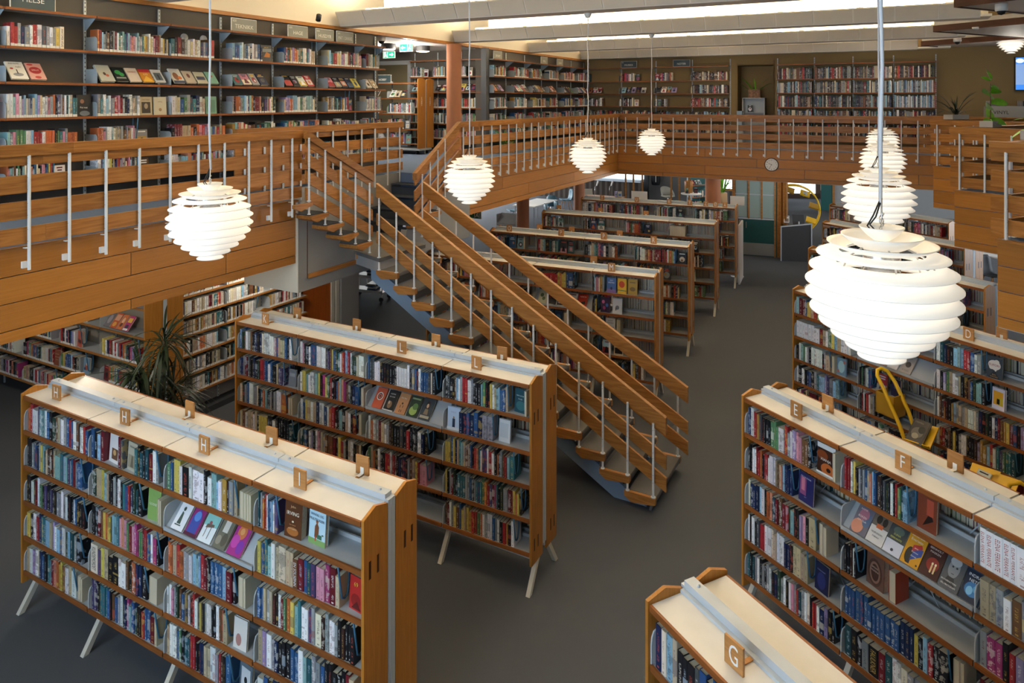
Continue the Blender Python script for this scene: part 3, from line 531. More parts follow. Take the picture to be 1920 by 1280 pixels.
def m_panel():    # half end panel, gabled top, bevelled
    wd = .225; pts = [(0, .25), (wd, .25), (wd, 1.872), (wd*.52, 1.91), (wd*.48, 1.91), (0, 1.874)]
    mb = MB(); mb.prism([(p[0], p[1]) for p in pts], 0, .022, 'x')
    for y in (.055, .13):
        for z in (1.55, .42): mb.prism([(y-.010, z-.055), (y+.010, z-.055), (y+.010, z+.055), (y-.010, z+.055)], -.001, .023, 'x')
    n = len(mb.f); 
    for i in range(8, n): mb.m[i] = 1
    return mb.mesh('end_panel', [WXV, WD])
def m_leg(s):
    mb = MB(); y0, z0, y1 = .02*s, .40, .284*s
    a = Vector((0, y1-y0, -z0)).normalized(); nrm = Vector((0, -a.z, a.y))*s*.028
    v = []
    for x in (-.02, .02):
        v += [(x, y0-abs(nrm.y)*s*1.0, z0), (x, y0+abs(nrm.y)*s*.6, z0+.02), (x, y1+.018*s, 0), (x, y1-.03*s, 0)]
    mb.add(v, [(0, 1, 2, 3), (7, 6, 5, 4), (0, 4, 5, 1), (1, 5, 6, 2), (2, 6, 7, 3), (3, 7, 4, 0)]); return mb.mesh('leg', LEGM)
def m_post():
    mb = MB(); mb.box(-.022, .022, -.034, .034, .33, 1.885); mb.box(-.024, .024, -.008, .008, .3, 1.886); return mb.mesh('upright', ALU)
def m_top():
    mb = MB(); mb.box(0, BAY-.013, .014, .225, 1.838, 1.858); return mb.mesh('top_board', CREAM)
def m_toplip(): 
    mb = MB(); mb.box(0, BAY-.013, 0, .014, 1.826, 1.859); return mb.mesh('edge_strip', WE)
def m_rail():
    mb = MB(); mb.box(0, BAY-.005, -.032, .032, 1.858, 1.912); mb.box(0, BAY-.003, -.058, .058, 1.84, 1.874)
    for x in (.07, BAY-.07): mb.lathe([(0.0, 1.924), (.006, 1.922), (.009, 1.916), (.009, 1.911)][::-1], 8, (x, 0))
    return mb.mesh('top_rail', ALU)
def m_beam():
    mb = MB(); mb.box(0, BAY-.01, -.2, -.17, .27, .325); mb.box(0, BAY-.01, .17, .2, .27, .325); mb.box(0, BAY-.01, -.02, .02, .3, .36); return mb.mesh('base_beam', ALU)
def m_brace():
    mb = MB(); mb.tube([(.03, 0, 1.75), (BAY-.05, 0, .5)], .004, 5); mb.tube([(.03, .006, .5), (BAY-.05, .006, 1.75)], .004, 5); return mb.mesh('cross_brace', ALU)
def m_rack():
    mb = MB(); mb.add([(0, .012, .012), (BAY-.012, .012, .012), (BAY-.012, .2, .19), (0, .2, .19), (0, .012, .004), (BAY-.012, .012, .004), (BAY-.012, .2, .182), (0, .2, .182)],
                      [(0, 1, 2, 3), (7, 6, 5, 4), (0, 4, 5, 1), (1, 5, 6, 2), (2, 6, 7, 3), (3, 7, 4, 0)]); mb.box(0, BAY-.012, .0, .01, 0, .03); return mb.mesh('display_slope', SHELFG)
def sign(letter, M, label, back=False):
    root = thing('letter_sign', label, 'sign', M, 'wooden letter blocks on the bookcases')
    mb = MB(); mb.box(-.054, .054, -.006, .006, 0, .125); mb.build('block', WL, root)
    mb = MB(); mb.box(-.012, .012, .006, .12, .002, .007); mb.build('foot', WL, root)
    mb = MB(); mb.box(-.014, .014, .0062, .0085, .008, .05); mb.box(-.014, .014, .0062, .05, .007, .009); mb.build('bracket', WHITE, root)
    if letter: 
        mb = MB(); add_text(mb, letter, lambda x, y: (x, -.0068, .064+y), .086, .06, .68); mb.build('letter', WHITE, root)
CELLN = {}
def bookcase(tagname, label, corner, th, n, cells, rng, signs=(), backs=(), pal=PAL_MIX, books_bays=None, back_books=True, fillf=.82):
    L = n*BAY+.044
    base = MX((corner[0], corner[1], 0), th)            # local x to the right seen from the front, y into the case, origin at front left corner
    root = thing('bookcase', label, 'bookcase', base @ T3(L/2, CW/2, 0), 'double-sided bookcases')
    B = lambda x, y, z=0.0: T3(x-L/2, y-CW/2, z)
    for x in (0, L-.022):
        obj('end_panel', cached('panel', m_panel), root, B(x, 0)); obj('end_panel', cached('panel', m_panel), root, B(x+.022, CW) @ RZ(math.pi))
    for i in range(n+1):
        xx = .022+i*BAY
        xx = min(max(xx, .014), L-.014)
        obj('upright', cached('post', m_post), root, B(xx, CW/2))
        for s in (-1, 1): obj('leg', cached(('leg', s), lambda s=s: m_leg(s)), root, B(xx, CW/2))
    for i in range(n):
        x0 = .022+i*BAY
        obj('top_rail', cached('rail', m_rail), root, B(x0, CW/2)); obj('base_beam', cached('beam', m_beam), root, B(x0, CW/2)); obj('cross_brace', cached('brace', m_brace), root, B(x0, CW/2))
        for side in (0, 1):
            m_ = B(x0+.003, .006) if side == 0 else B(x0+BAY-.003, CW-.006) @ RZ(math.pi)
            t = obj('top_board', cached('top', m_top), root, m_); obj('edge_strip', cached('toplip', m_toplip), t)
            for li, z in enumerate(LV):
                m_ = B(x0+.006, .008, z) if side == 0 else B(x0+BAY-.006, CW-.008, z) @ RZ(math.pi)
                s_ = obj('shelf', cached('shelf', m_shelf), root, m_); obj('edge_strip', cached('lip', m_lip), s_)
                if side == 0: obj('side_bracket', cached('brk', m_brk), s_, T3(.0, 0, 0))
                spec = cells.get((li+1, i+1)) if side == 0 else None
                if side == 0 and spec and '{' in spec: obj('display_slope', cached('rack', m_rack), s_)
                clear = (1.826-LV[0] if li == 0 else LV[li-1]-.03-z)
                if side == 0:
                    if books_bays and i+1 > books_bays: continue
                    if spec is None: spec = rcell(rng, pal, fillf)
                    if spec: fill_cell(spec, base @ T3(x0+.016, .008, z), BAY-.03, clear, .225, '%s shelf, %s bay of %s' % (od(li+1), od(i+1), tagname), rng)
                elif back_books and not (books_bays and i+1 > books_bays):
                    M = base @ T3(x0+BAY-.01, CW-.008, z) @ RZ(math.pi); x = .01; lim = BAY*rng.uniform(.55, .97)
                    while x < lim:
                        tk = rng.uniform(.018, .04); BACK.append((M @ T3(x, .012, 0), tk-.001, min(clear-.02, rng.uniform(.18, .235)), rng.uniform(.125, .16), rng.choice(pal))); x += tk
    for k, sg_ in enumerate(signs):
        ch, fx = sg_[:2]; lb = signs[k][2] if len(signs[k]) > 2 else 'wooden block with white letter %s standing on %s' % (ch, tagname)
        sign(ch, base @ T3(.022+fx*BAY, .10, 1.859) @ RZ(rng.uniform(-.06, .06)), lb)
    for k, fx in enumerate(backs): sign('', base @ T3(.022+fx*BAY, CW-.10, 1.859) @ RZ(math.pi+rng.uniform(-.06, .06)), '%s letter block facing away along the rear of %s' % (od(k+1), tagname))
    return root
BACK = []
D2 = math.radians
# ------------------------------------------------------------------ shell of the hall
FL2 = 3.142; FB = 2.36
struct('floor', MB().box(-16, 18, -10, 34, -.1, 0), CARP, MX(P(0, 0), AE1))
fl = MB()
for x0, x1, y0, y1 in ((-9, -.02, -7, 3.33), (-9, -.89, 3.33, 6.63), (-9, -.02, 6.63, 19.5), (-.02, 8.6, 15.39, 19.5)): fl.box(x0, x1, y0, y1, FB+.02, FL2)
slab = struct('floor_upper', fl, CARPB, MX(P(0, 0), AE1))
un = MB()
for x0, x1, y0, y1 in ((-9, -.03, -7, 3.33), (-9, -.89, 3.33, 6.63), (-9, -.03, 6.63, 19.5), (-.03, 9.3, 15.4, 19.5)): un.box(x0, x1, y0, y1, FB-.02, FB+.015)
struct('ceiling_lower', un, SOFF, MX(P(0, 0), AE1))
RD = Vector((.45, -.893, 0)); RP = Vector((.893, .45, 0)); AR = math.atan2(-.893, .45); ARP = math.atan2(.45, .893)
APEX = [Vector((9.9, 16.8, 0)), Vector((8.07, 13.3, 0)), Vector((6.22, 9.76, 0)), Vector((4.41, 6.30, 0)), Vector((2.58, 2.8, 0)), Vector((.76, -.7, 0))]
def xy(v): return (v.x, v.y)
poly = []
for i, a_ in enumerate(APEX[:5]):
    poly.append(xy(a_)); d_ = APEX[i+1]-a_
    poly.append(xy(a_+RD*d_.dot(RD)))
e1 = Vector((CA, -SA, 0)); e2 = Vector((SA, CA, 0))
far_r = [xy(P(16, -4)), xy(P(16, 19.5)), xy(P(8.7, 19.5))]
rs_ = MB().prism(poly+far_r, FB+.02, FL2)
slab_r = struct('floor_upper_right', rs_, CARPB)
struct('ceiling_lower_right', MB().prism(poly+far_r, FB-.02, FB+.015), SOFF)
# soffit over the right-hand gallery with its brown edge boards
struct('ceiling_soffit', MB().prism(poly+far_r, 5.72, 5.9), SOFF)
def fascia(parent, A, B_, out, rng, z0=FL2, inv_=Matrix.Identity(4), rows=((-.022, -.231), (-.239, -.457), (-.465, -.689), (-.697, -.79)), pmat=None):
    d = B_-A; L = d.length; ang = math.atan2(d.y, d.x); Mw = inv_ @ MX(A, ang); y = (0, .02*out)
    nb = MB(); nb.box(-.01, L+.01, min(y[0]-.02*out, .035*out), max(y[0]-.02*out, .035*out), -.02, .004); nb.build('nosing_strip', WX, parent, Mw @ T3(0, 0, z0))
    for ri, (t, bt) in enumerate(rows):
        x = 0; first = True
        while x < L-.01:
            ln = 2.42 if not first else (1.3 if ri % 2 else 2.42); first = False; x2 = min(L, x+ln)
            if L-x2 < .3: x2 = L
            m = MB(); m.box(0, x2-x-.008, min(y), max(y), bt, t); m.build('fascia_board', WF, parent, Mw @ T3(x, 0, z0)); x = x2
def m_gpost():
    mb = MB(); mb.tube([(0, 0, -.185), (0, 0, .79)], .0135, 8); mb.mi = 1
    for z in (.76, .72, .6, .5, .38, .28, .16, .06): mb.box(-.0155, .0155, -.003, .003, z-.003, z+.003)
    mb.mi = 0; mb.box(-.05, -.008, .004, .03, -.165, -.11); mb.box(-.03, 0, -.004, .04, .0, .006); return mb.mesh('post', [POST, SCREW])
def balustrade(label, A, B_, out, posts, e0=0, e1_=0, rng=R, seg=3.1):
    d = B_-A; L = d.length; root = thing('balustrade', label, 'railing', MX(A, math.atan2(d.y, d.x)), None)
    def runs(off):
        x = -e0; res = []
        nx = x+off
        while x < L+e1_-.01:
            x2 = min(L+e1_, nx); 
            if L+e1_-x2 < .5: x2 = L+e1_
            res.append((x, x2)); x = x2; nx = x2+seg
        return res
    for x0, x1 in runs(seg*.75): m = MB(); m.box(0, x1-x0-.002, -.04, .04, .785, .88); m.build('handrail', WX, root, T3(x0, 0, 0))
    for i, (z0, z1) in enumerate(((.705, .783), (.47, .62), (.25, .40), (.04, .18))):
        for x0, x1 in runs(seg*rng.uniform(.4, 1)): m = MB(); m.box(0, x1-x0-.002, -.0125, .0125, z0, z1); m.build('slat', WX, root, T3(x0, 0, 0))
    for x in posts:
        if 0 <= x <= L+e1_: obj('post', cached('gpost', m_gpost), root, T3(x, .030*out, 0) @ RZ(math.pi if out > 0 else 0))
    return root
def posts_for(b0, bA, bB, sp=.332): 
    k0 = math.ceil((bA-b0)/sp); return [b0+k*sp-bA for k in range(k0, k0+60) if b0+k*sp < bB-.02]
z3 = Vector((0, 0, FL2))
_iv = MX(P(0, 0), AE1).inverted()
for A_, B_ in ((P(0, -5), P(0, 3.33)), (P(0, 7.41), P(0, 15.37)), (P(0, 15.37), P(9.25, 15.37))): fascia(slab, A_, B_, -1, R, inv_=_iv)
balustrade('long slatted timber balustrade with white posts beside the lit left lamp', P(.09, -4.9)+z3, P(.09, 3.30)+z3, -1, posts_for(.162, -4.9, 3.2), 0, .03)
balustrade('slatted timber balustrade running from the stair head towards the far gallery', P(.07, 7.02)+z3, P(.07, 15.30)+z3, -1, posts_for(.162, 7.02, 15.35))
balustrade('slatted timber balustrade across the far gallery above the clock', P(.07, 15.31)+z3, P(9.0, 15.31)+z3, -1, posts_for(2.23, .04, 9.0))
balustrade('level slatted balustrade guarding the stair opening behind the stairs', P(-.9, 3.15)+z3, P(-.9, 6.70)+z3, -1, posts_for(.3, 3.15, 6.72), 0, .02)
TN = ['farthest', 'third nearest', 'second nearest with a leafy plant on top', 'nearest', 'out of view']
for i in range(5):
    L1 = (APEX[i+1]-APEX[i]).dot(RD); L2 = 3.0
    fascia(slab_r, APEX[i], APEX[i]+RD*L1, -1, R)
    balustrade('%s stepped timber balustrade face on the right-hand gallery' % TN[i], APEX[i]+z3+RD*.02+RP*.03, APEX[i]+z3+RD*L1, -1, [.04+.335*k for k in range(7)], .1, 0)
    balustrade('return of the %s stepped balustrade' % TN[i], APEX[i]+z3+RP*.12+RD*.03, APEX[i]+z3+RP*L2, 1, [.06+.335*k for k in range(9)], 0, 0)
    m = MB(); m.box(0, L1, -.02, 0, 5.70, 5.82); m.build('edge_board', WD, bpy.data.objects['ceiling_soffit'], MX(APEX[i], AR))
    m = MB(); m.box(0, 3.2, 0, .02, 5.70, 5.82); m.build('edge_board', WD, bpy.data.objects['ceiling_soffit'], MX(APEX[i], ARP))
# walls (hall coordinates through MX(P(0,0),AE1))
MH = MX(P(0, 0), AE1)
struct('wall_left', MB().box(-1.95, -1.76, -9, 7.12, FL2, 5.62).box(-1.95, -1.76, 10.95, 17.5, FL2, 5.62), WALLD, MH)
struct('wall_left_upper', MB().box(-1.95, -1.77, -9, 17.5, 5.66, 7.0), CEIL, MH)
t1 = struct('trim_1', MB().box(0, 26.5, -.03, .03, 5.61, 5.665), WX, MX(P(-1.76, -9), AE2))
struct('wall_far', MB().box(-1.95, 2.9, 17.3, 17.5, FL2, 7.0).box(3.85, 16, 17.3, 17.5, FL2, 7.0).box(2.9, 3.85, 17.3, 17.5, 5.37, 7.0).box(2.9, 3.85, 17.85, 17.9, FL2, 5.5).box(2.85, 2.9, 17.3, 17.9, FL2, 5.5).box(3.85, 3.9, 17.3, 17.9, FL2, 5.5).box(2.9, 3.85, 17.3, 17.9, 5.37, 5.4), WALLT, MH)
struct('ceiling', MB().box(-1.95, 16, -9, 17.6, 6.9, 7.0), CEIL, MH)
cf = MB()
for b in BEAMS: cf.box(-1.1, 8.0, b+.42, b+.47, 5.68, 6.9); cf.box(-1.1, 8.0, b-.02, b+.42, 5.68, 5.72)
struct('ceiling_downstand', cf, CEIL, MH)
struct('ceiling_alcove', MB().box(-9, -1.95, -9, 19.5, 5.62, 5.75), SOFF, MH)
al = MB(); al.box(-9, -5.24, 11.2, 11.35, FL2, 5.62); al.box(-4.03, -1.77, 11.2, 11.35, FL2, 5.62); al.box(-5.24, -4.03, 11.2, 11.35, 5.33, 5.62); al.box(-9, -8.9, -9, 17.5, FL2, 5.62)
struct('wall_alcove', al, WALLD, MH)
struct('wall_beyond_door', MB().box(-8, -2, 14.2, 14.3, FL2, 5.62), mat('pale_wall_beyond', S('b5a684'), .8), MH)
d1 = struct('door_1', MB().box(-5.3, -5.2, 11.14, 11.2, FL2, 5.38).box(-4.07, -3.97, 11.14, 11.2, FL2, 5.38).box(-5.3, -3.97, 11.14, 11.2, 5.30, 5.40), mat('grey_door_frame', S('9a9c9e'), .5), MH)
struct('wall_post', MB().box(-1.76, -1.62, 10.88, 11.02, FL2, 5.62), mat('post_dark_grey', S('4c4f54'), .5), MH)
struct('wall_back', MB().box(-9, 14, -9.2, -9, 0, 7), WALLW, MH)
struct('wall_right', MB().box(15.9, 16, -9, 34, 0, 7.0), WALLW, MH)
struct('wall_far_end', MB().box(-16, 16, 33.8, 34, 0, 3.2), WALLW, MH)
struct('wall_left_end', MB().box(-16, -15.9, -9, 34, 0, 3.2), WALLW, MH)
struct('ceiling_far', MB().box(-16, -9, -10, 34, 2.9, 3.1).box(-9, 16, 19.5, 34, 2.9, 3.1), SOFF, MH)
# terracotta columns
for k, b in enumerate((9.66, 12.95, 16.75)): struct('column_%d' % (k+1), MB().lathe([(.165, 0), (.165, 5.62 if k == 0 else FB)], 32), TERRA, MX(P(-1.72, b)), smooth=True)
struct('column_4', MB().lathe([(.2, 0), (.2, FB)], 32), TERRA, MX((5.33, 18.45, 0)), smooth=True)
# ceiling beams, each with its row of acoustic panels
for i, b in enumerate(BEAMS):
    root = thing('ceiling_beam', ['hidden beam over the camera end of the hall', 'first grey ceiling beam from the camera', 'nearest grey ceiling beam in view, meeting the wall above HUSDYR sign', 'second grey ceiling beam, meeting the wall above the terracotta column', 'third grey ceiling beam counted from the stairs', 'grey ceiling beam hard against the far tan wall'][i], 'ceiling beam', MX(P(-1.7, b, 5.66), AE1), 'ceiling beams with strip lights')
    x = 0; L = 9.55 if i < 5 else 9.0
    pr = [(-.15, .24), (-.02, 0), (.30, 0), (.34, .24)]
    mb = MB(); mb.prism([(p[0]+.006, p[1]+.003) for p in pr], .0, L, 'x'); mb.build('carcass', BEAMJ, root)
    while x < L-.05:
        x2 = min(L, x+.6); mb = MB()
        mb.prism([(-.155, .225), (-.03, .015), (-.02, .02), (-.145, .23)], .012, x2-x-.012, 'x'); mb.build('acoustic_panel', BEAMM, root, T3(x, 0, 0)); x = x2
    mb = MB(); mb.box(.25, L-1.2, .02, .24, .242, .262); mb.build('light_tray', WHITE, root)
    x = .45
    while x < L-1.6: mb = MB(); mb.tube([(x, .12, .285), (x+1.15, .12, .285)], .014, 8); mb.build('light_tube', TUBE, root); x += 1.25
# ------------------------------------------------------------------ staircase
RR, GG = .1654, .286
d_asc = (-.8776, .4795); MS = MX((1.521, 7.38, 0), math.atan2(d_asc[1], d_asc[0]))
SW = 1.02
st = thing('staircase', 'open timber and carpet staircase rising from the hall floor to the gallery', 'stairs', MS)
bp = [(0, 0), (0, -.07), (.02, -.078), (.27, -.105), (.35, -.05), (.35, 0)]
def m_bracket(): return MB().prism(bp, -.045, 0, 'y').mesh('tread_bracket', WL)
def m_tread():
    mb = MB(); pr = [(0, -.012), (.006, 0), (.31, 0), (.31, -.05), (.06, -.05), (.085, -RR-.0), (.06, -RR), (.03, -.055), (.0, -.045)]
    mb.prism(pr, -SW+.05, -.05, 'y'); return mb.mesh('tread', CARPS)
for k in range(1, 14):
    m = T3((k-1)*GG, 0, k*RR)
    if k < 14:
        obj('tread', cached('tread', m_tread), st, m)
        obj('tread_bracket', cached('bracket', lambda: MB().prism(bp, -.045, 0, 'y').mesh('tread_bracket', WX)), st, m); obj('tread_bracket', cached('bracket', None), st, m @ T3(0, -SW+.045, 0))
for y in (-.14, -SW+.10):
    sg = [(.12, .0), (.42, 0), (3.95, 13*RR-.02), (3.95, 14*RR-.06), (3.6, 13*RR-.06)]
    pts = [(.10, RR-.07)]
    mb = MB(); mb.prism([(.13, 0.0), (.50, 0.0), (3.95, 1.99), (3.95, 2.2)], y, y+.04, 'y'); mb.build('stringer', STRING, st)
# landing, upper arms
MA = MH
inv = MS.inverted()
lb = MB(); zl = 14*RR
lb.box(-.87, .05, 4.08, 5.57, zl-.2, zl); lb.prism([(.05, 4.36), (.68, 4.13), (.70, 5.15), (.05, 5.4)], zl-.05, zl); lb.build('landing', CARPS, st, inv @ MA)
lb = MB(); lb.prism([(.045, 4.38), (.66, 4.16), (.68, 5.13), (.045, 5.35)], zl-.19, zl-.051); lb.build('landing_underside', WALLG, st, inv @ MA)
def arm(sgn, b0, g, a0, a1, nm):
    for k in range(15, 19):
        bn = b0+sgn*g*(k-15); z = k*RR; mb = MB(); x = sorted((bn, bn+sgn*(g+.03)))
        pr = [(bn, z-.008), (bn+sgn*.006, z), (bn+sgn*(g+.04), z), (bn+sgn*(g+.04), z-.012), (bn, z-.012)]
        f = a0+(a1-a0)*(k-15)/4
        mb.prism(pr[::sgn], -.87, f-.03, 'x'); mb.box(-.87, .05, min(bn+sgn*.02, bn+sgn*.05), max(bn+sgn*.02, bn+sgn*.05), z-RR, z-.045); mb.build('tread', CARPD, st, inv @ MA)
    for k in range(15, 20):
        bn = b0+sgn*g*(k-15); z = k*RR; f = a0+(a1-a0)*(k-15)/4
        mb = MB(); w0 = f-.05; pf_ = [(0, -.013), (0, -.045), (.20, -.10), (.31, -.055), (.31, -.013)]; mb.prism(pf_, *((-.022, .022) if k == 19 else ((-w0, .022) if sgn < 0 else (-.022, w0))), 'y')
        mb.build('tread_bracket', WX, st, inv @ MA @ T3(f, bn, z) @ RZ(math.pi/2*sgn))
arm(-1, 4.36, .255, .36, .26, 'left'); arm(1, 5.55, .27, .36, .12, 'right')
# grey boxed side under the arms
bx = MB()
pts = [(3.33, 1.98), (7.41, 1.98), (7.41, FL2-.02)]
for k in range(18, 14, -1): pts += [(5.55+.27*(k-14)+.03, k*RR-.06), (5.55+.27*(k-15)+.03, k*RR-.06)]
pts += [(5.52, 14*RR-.02), (4.36, 14*RR-.02)]
for k in range(15, 19): pts += [(4.36-.255*(k-15)-.03, k*RR-.06), (4.36-.255*(k-14)-.03, k*RR-.06)]
pts += [(3.33, FL2-.06)]
bx.prism(pts, -.05, .06, 'x'); bx.box(-.9, .06, 3.31, 3.33, 1.98, FL2-.02); bx.box(-.9, .0, 3.33, 7.41, 1.98, 2.0); bx.box(-.92, -.87, 3.33, 6.7, 1.98, FL2)
bx.build('boxed_side', WALLG, st, inv @ MA)
mb = MB(); mb.box(-.9, .058, 3.305, 3.31, 1.98, FL2-.03); mb.build('lit_end_face', WALLW, st, inv @ MA)  # paler than the grey box: warm light from below put into the colour
mb = MB(); mb.box(0, .92, -.012, .012, 0, .055); mb.build('trim_strip', WX, st, inv @ MA @ T3(.072, 3.47, 2.13) @ RZ(math.pi/2))
mb = MB(); mb.box(0, .35, -.03, .02, -.09, 0); mb.build('landing_bracket', WX, st, inv @ MA @ T3(.09, 4.36, zl-.02) @ RZ(.55))
mb = MB(); mb.box(.06, .064, 3.46, 3.468, 2.13, 2.98); mb.build('joint_line', WD, st, inv @ MA)
def m_spost(h, dn=RR): 
    mb = MB(); mb.tube([(0, 0, -dn), (0, 0, h)], .0125, 8); mb.lathe([(.026, 0), (.026, .008), (.014, .012)], 12); mb.lathe([(.022, -dn), (.022, -dn+.008), (.014, -dn+.012)], 12); mb.mi = 1
    for z in (h-.02, h-.07, .42, .48, .16, .24): mb.box(-.0145, .0145, -.003, .003, z-.003, z+.003); mb.box(-.003, .003, -.0145, .0145, z-.003, z+.003)
    return mb.mesh('post', [POST, SCREW])
def flight_rail(label, yp, yb, x0, x1, k1):
    root = thing('stair_railing', label, 'railing', MS); zl_ = lambda x: RR*(1+x/GG)
    for nm, dz, h, t, m in (('handrail', .92, .18, .05, WX), ('slat', .515, .148, .028, WX), ('slat', .28, .155, .028, WX)):
        board(root, nm, (x0, yb, zl_(x0)+dz), (x1, yb, zl_(x1)+dz), h, t, m)
    for k in range(1, k1+1): obj('post', cached('spost', lambda: m_spost(.79)) if k > 1 else cached('spost1', lambda: m_spost(.79, 0)), root, T3((k-1)*GG+.03, yp, k*RR))
flight_rail('near timber stair railing with white posts on the lower flight', -.022, -.066, -.10, 3.82, 14)
flight_rail('far timber stair railing along the lower flight beside the bookcase marked M', -SW+.022, -SW+.066, -.10, 3.70, 13)
def arm_rail(label, p0, p1, nos, a_post, sgn, b0, g):   # p0 low end, p1 high end (a, b, z of the rail top)
    root = thing('stair_railing', label, 'railing', MH)
    for nm, dz, h, t in (('handrail', 0, .10, .075), ('slat', -.105, .08, .025), ('slat', -.27, .15, .025), ('slat', -.49, .15, .025), ('slat', -.71, .15, .025)):
        board(root, nm, (p0[0], p0[1], p0[2]+dz), (p1[0], p1[1], p1[2]+dz), h, t, WX)
    for k in range(15, 20 if sgn < 0 else 19):
        b = b0+sgn*g*(k-15); tt = (b-p0[1])/(p1[1]-p0[1]); a = p0[0]+(p1[0]-p0[0])*tt+.035
        obj('post', cached('spost', None), root, T3(a, b+sgn*.03, k*RR) @ Matrix.Scale(1, 4))
arm_rail('short sloping timber railing on the left arm above the landing', (.325, 4.42, 15*RR+.90), (.20, 3.29, FL2+.88), 0, 0, -1, 4.36, .255)
arm_rail('short sloping timber railing rising from the landing to the far gallery', (.325, 5.40, 15*RR+.82), (.08, 7.02, FL2+.88), 0, 0, 1, 5.55, .27)
# ------------------------------------------------------------------ free-standing bookcases
HC = {(1, 1): 'orwwvaawbkNmegwgbrbwmkwrb@.98', (1, 2): 'bk<SAFIR>+cR+[h1].RG[h2]tkTkTRwg|@.95', (1, 3): 'nbyywk+w<FREDRIK>w+w+kwaac<GISTE AKT>wY+Mge|.ffff@.97', (1, 4): 'Tkgworrwbbccwv+|[irving]..[svindel]@.6',
      (2, 1): 'kkgBbBgyaNeMmkeaatVavabRgb+|@.93', (2, 2): 'NNeeyaekkgkwktbrBNTk+|[godset]ff@.96', (2, 3): '{ha,hb,hc,hd,he}', (2, 4): 'ybtaweW+ee<JOHN IRVING>+m<EN SOLSØNN>+R+b<JOHN IRVING>+TvppPR+e|.[c69]@.97',
      (3, 1): 'kkwkRwnkvkkvkkggwgwkkkwbkkk|@.97', (3, 2): 'kkkRmyoyNcatpspnRpPPnnRrbwP+k|@.96', (3, 3): 'ooeroggwcacrRkbbbcR+k|..ff@.9', (3, 4): 'bbegeMkwRnoyatwwvgW+MgwwgkMkkk|@.96',
      (4, 1): 'yKwrBttcceVwcbwNcTgk+|@.92', (4, 2): 'W+<KUNDEMORDET>vyek+k+wwmkoBB<KLIPP>k+|[pages]@.96', (4, 3): 'wwpgNmbGGwkrwkyKgwwkkwmme+|.[wh]@.9', (4, 4): 'eVwgBkkkbbwaTggbkkkkkRe@.92',
      (5, 1): 'ewVweBbkttRsoYymwew+|..ff@.9', (5, 2): 'vvkktttbkmbgwkBPabNkkrbbR+e|@.93', (5, 3): 'eww+bnkTTrrkkBBeewwgrMkb+|.[dv]@.95', (5, 4): 'wbkBBwwgbgkkrkbww@.9'}
KC = {(1, 1): 'bNNwgmkBBkBWwwwwwwbeeebkw+|@.93', (1, 2): 'wpkkwbbbwwwwGvmybNtworcrwNNWww@.97', (1, 3): 'bGGwwwkkkkkkkkwwwwwwkgbkwbbbGWk+|@.95', (1, 4): 'kGkkmcwgrrwwgkkkankkyweacbbe|[ktu]f@.96',
      (2, 1): 'BBgRGkkBkNrrbbwbkkevvv|[kg]@.93', (2, 2): 'wyyawwwgaykPynrkkboasPmGkBb+|f@.97', (2, 3): '{ka,kb,kc,kd,ke}', (2, 4): '[kbl]BBbBbBgg+|......[kpg]@.93',
      (3, 1): 'eNgbwwgWkToakgkgwwo+|.ff@.9', (3, 2): 'wbyeweBwwbworMkakewkR+|.f@.93', (3, 3): 'wowgRewgMkkkGkrkkkwBk+|.@.85', (3, 4): 'yyybyBetagmmbkrstwvvwrwkoBgmrat+|@.85',
      (4, 1): 'emweewekyyykkwkkkkkT+|@.95', (4, 2): 'TTbkwVkwpegmmmRkyrgkWwkmek@.97', (4, 3): 'neokwkkrrwrRkBkBkgmeyrpp+|.@.83', (4, 4): 'ykgRNktttggbGgtbtnorvRPtkNggRRyoyk|@.93',
      (5, 3): 'ekRwgbkRw|..@.6', (5, 4): 'mRwgymbyeyYrrnowgwwbgwkrYkw|@.85'}
EC = {(1, 1): 'BwrY<SKÅR>+Gkkkknnn w+rgwVppmmk|[xianja]f@.95', (1, 2): 'rrRwykgGgbgscbM+kGNkwkrnnTc+|.....[redx]@.72', (1, 3): 'w<ELENA FERRANTE>+w<ELENA FERRANTE>+w<ELENA FERRANTE>+w<ELENA FERRANTE>+w<ELENA FERRANTE>+w+w+w+wwew@.9',
      (2, 1): 'kkkwwRrokrrwwwwemescBBBB+|....[enger]@.72', (2, 2): '{ea,eb,ec,ed,ee,ef,eg}', (2, 3): 'eegwmgn<VENEZIA>+n+g+vkw+e@.9',
      (3, 1): 'WBBBcwkosTRmRrNakkVpke+|..ff@.86', (3, 2): 'k+k+M+wk+|.....[brown]...[oredg]@.5', (3, 3): 'gPPkrVe+e+gwbkR@.92',
      (4, 1): 'wkwkGrrwwWewwwBBkee+e+e|...[dkb]@.87', (4, 2): 'bbbbbbbbbbbbbBBBykcrkk+|.ff@.93',
      (5, 1): 'tkTgwkgkgwkBNgwkwpgrTgwWkrrwB+Vkk|@.97', (5, 2): 'T+kkgk+<FAULKNER>RTwwWgg+kRrk|@.88'}
DC = {(1, 1): 'aRRbyernwrkbww@.8', (1, 3): 'wTBkkcacrrbwg+|.....[eufori]@.72', (2, 1): 'wwwwwwwwRewnycewww@.9', (2, 2): '{dgul,dro,dlys,drygg}', (2, 3): 'wkVnewwekMmbNaak+|..[dyel]@.75',
      (3, 1): 'kwanwgkwwwwwkge+|..f[dros]@.8', (3, 2): 'kNknkNkwwwbb+|..[dros2]..[dnav]@.5', (3, 3): 'wmkRkkYcgegewwWgBkNkwBRmYyRbkVw@.97', (4, 1): 'wkwkBbkgtccVvgca+|@.75', (4, 2): 'kRwkrrwegkk+|....[dill]@.5',
      (4, 3): 'wrrkmkykgwwkkkMVYYcrwtvnttT+|@.9', (5, 2): 'kvbgknkwkkkkkkk|@.9'}
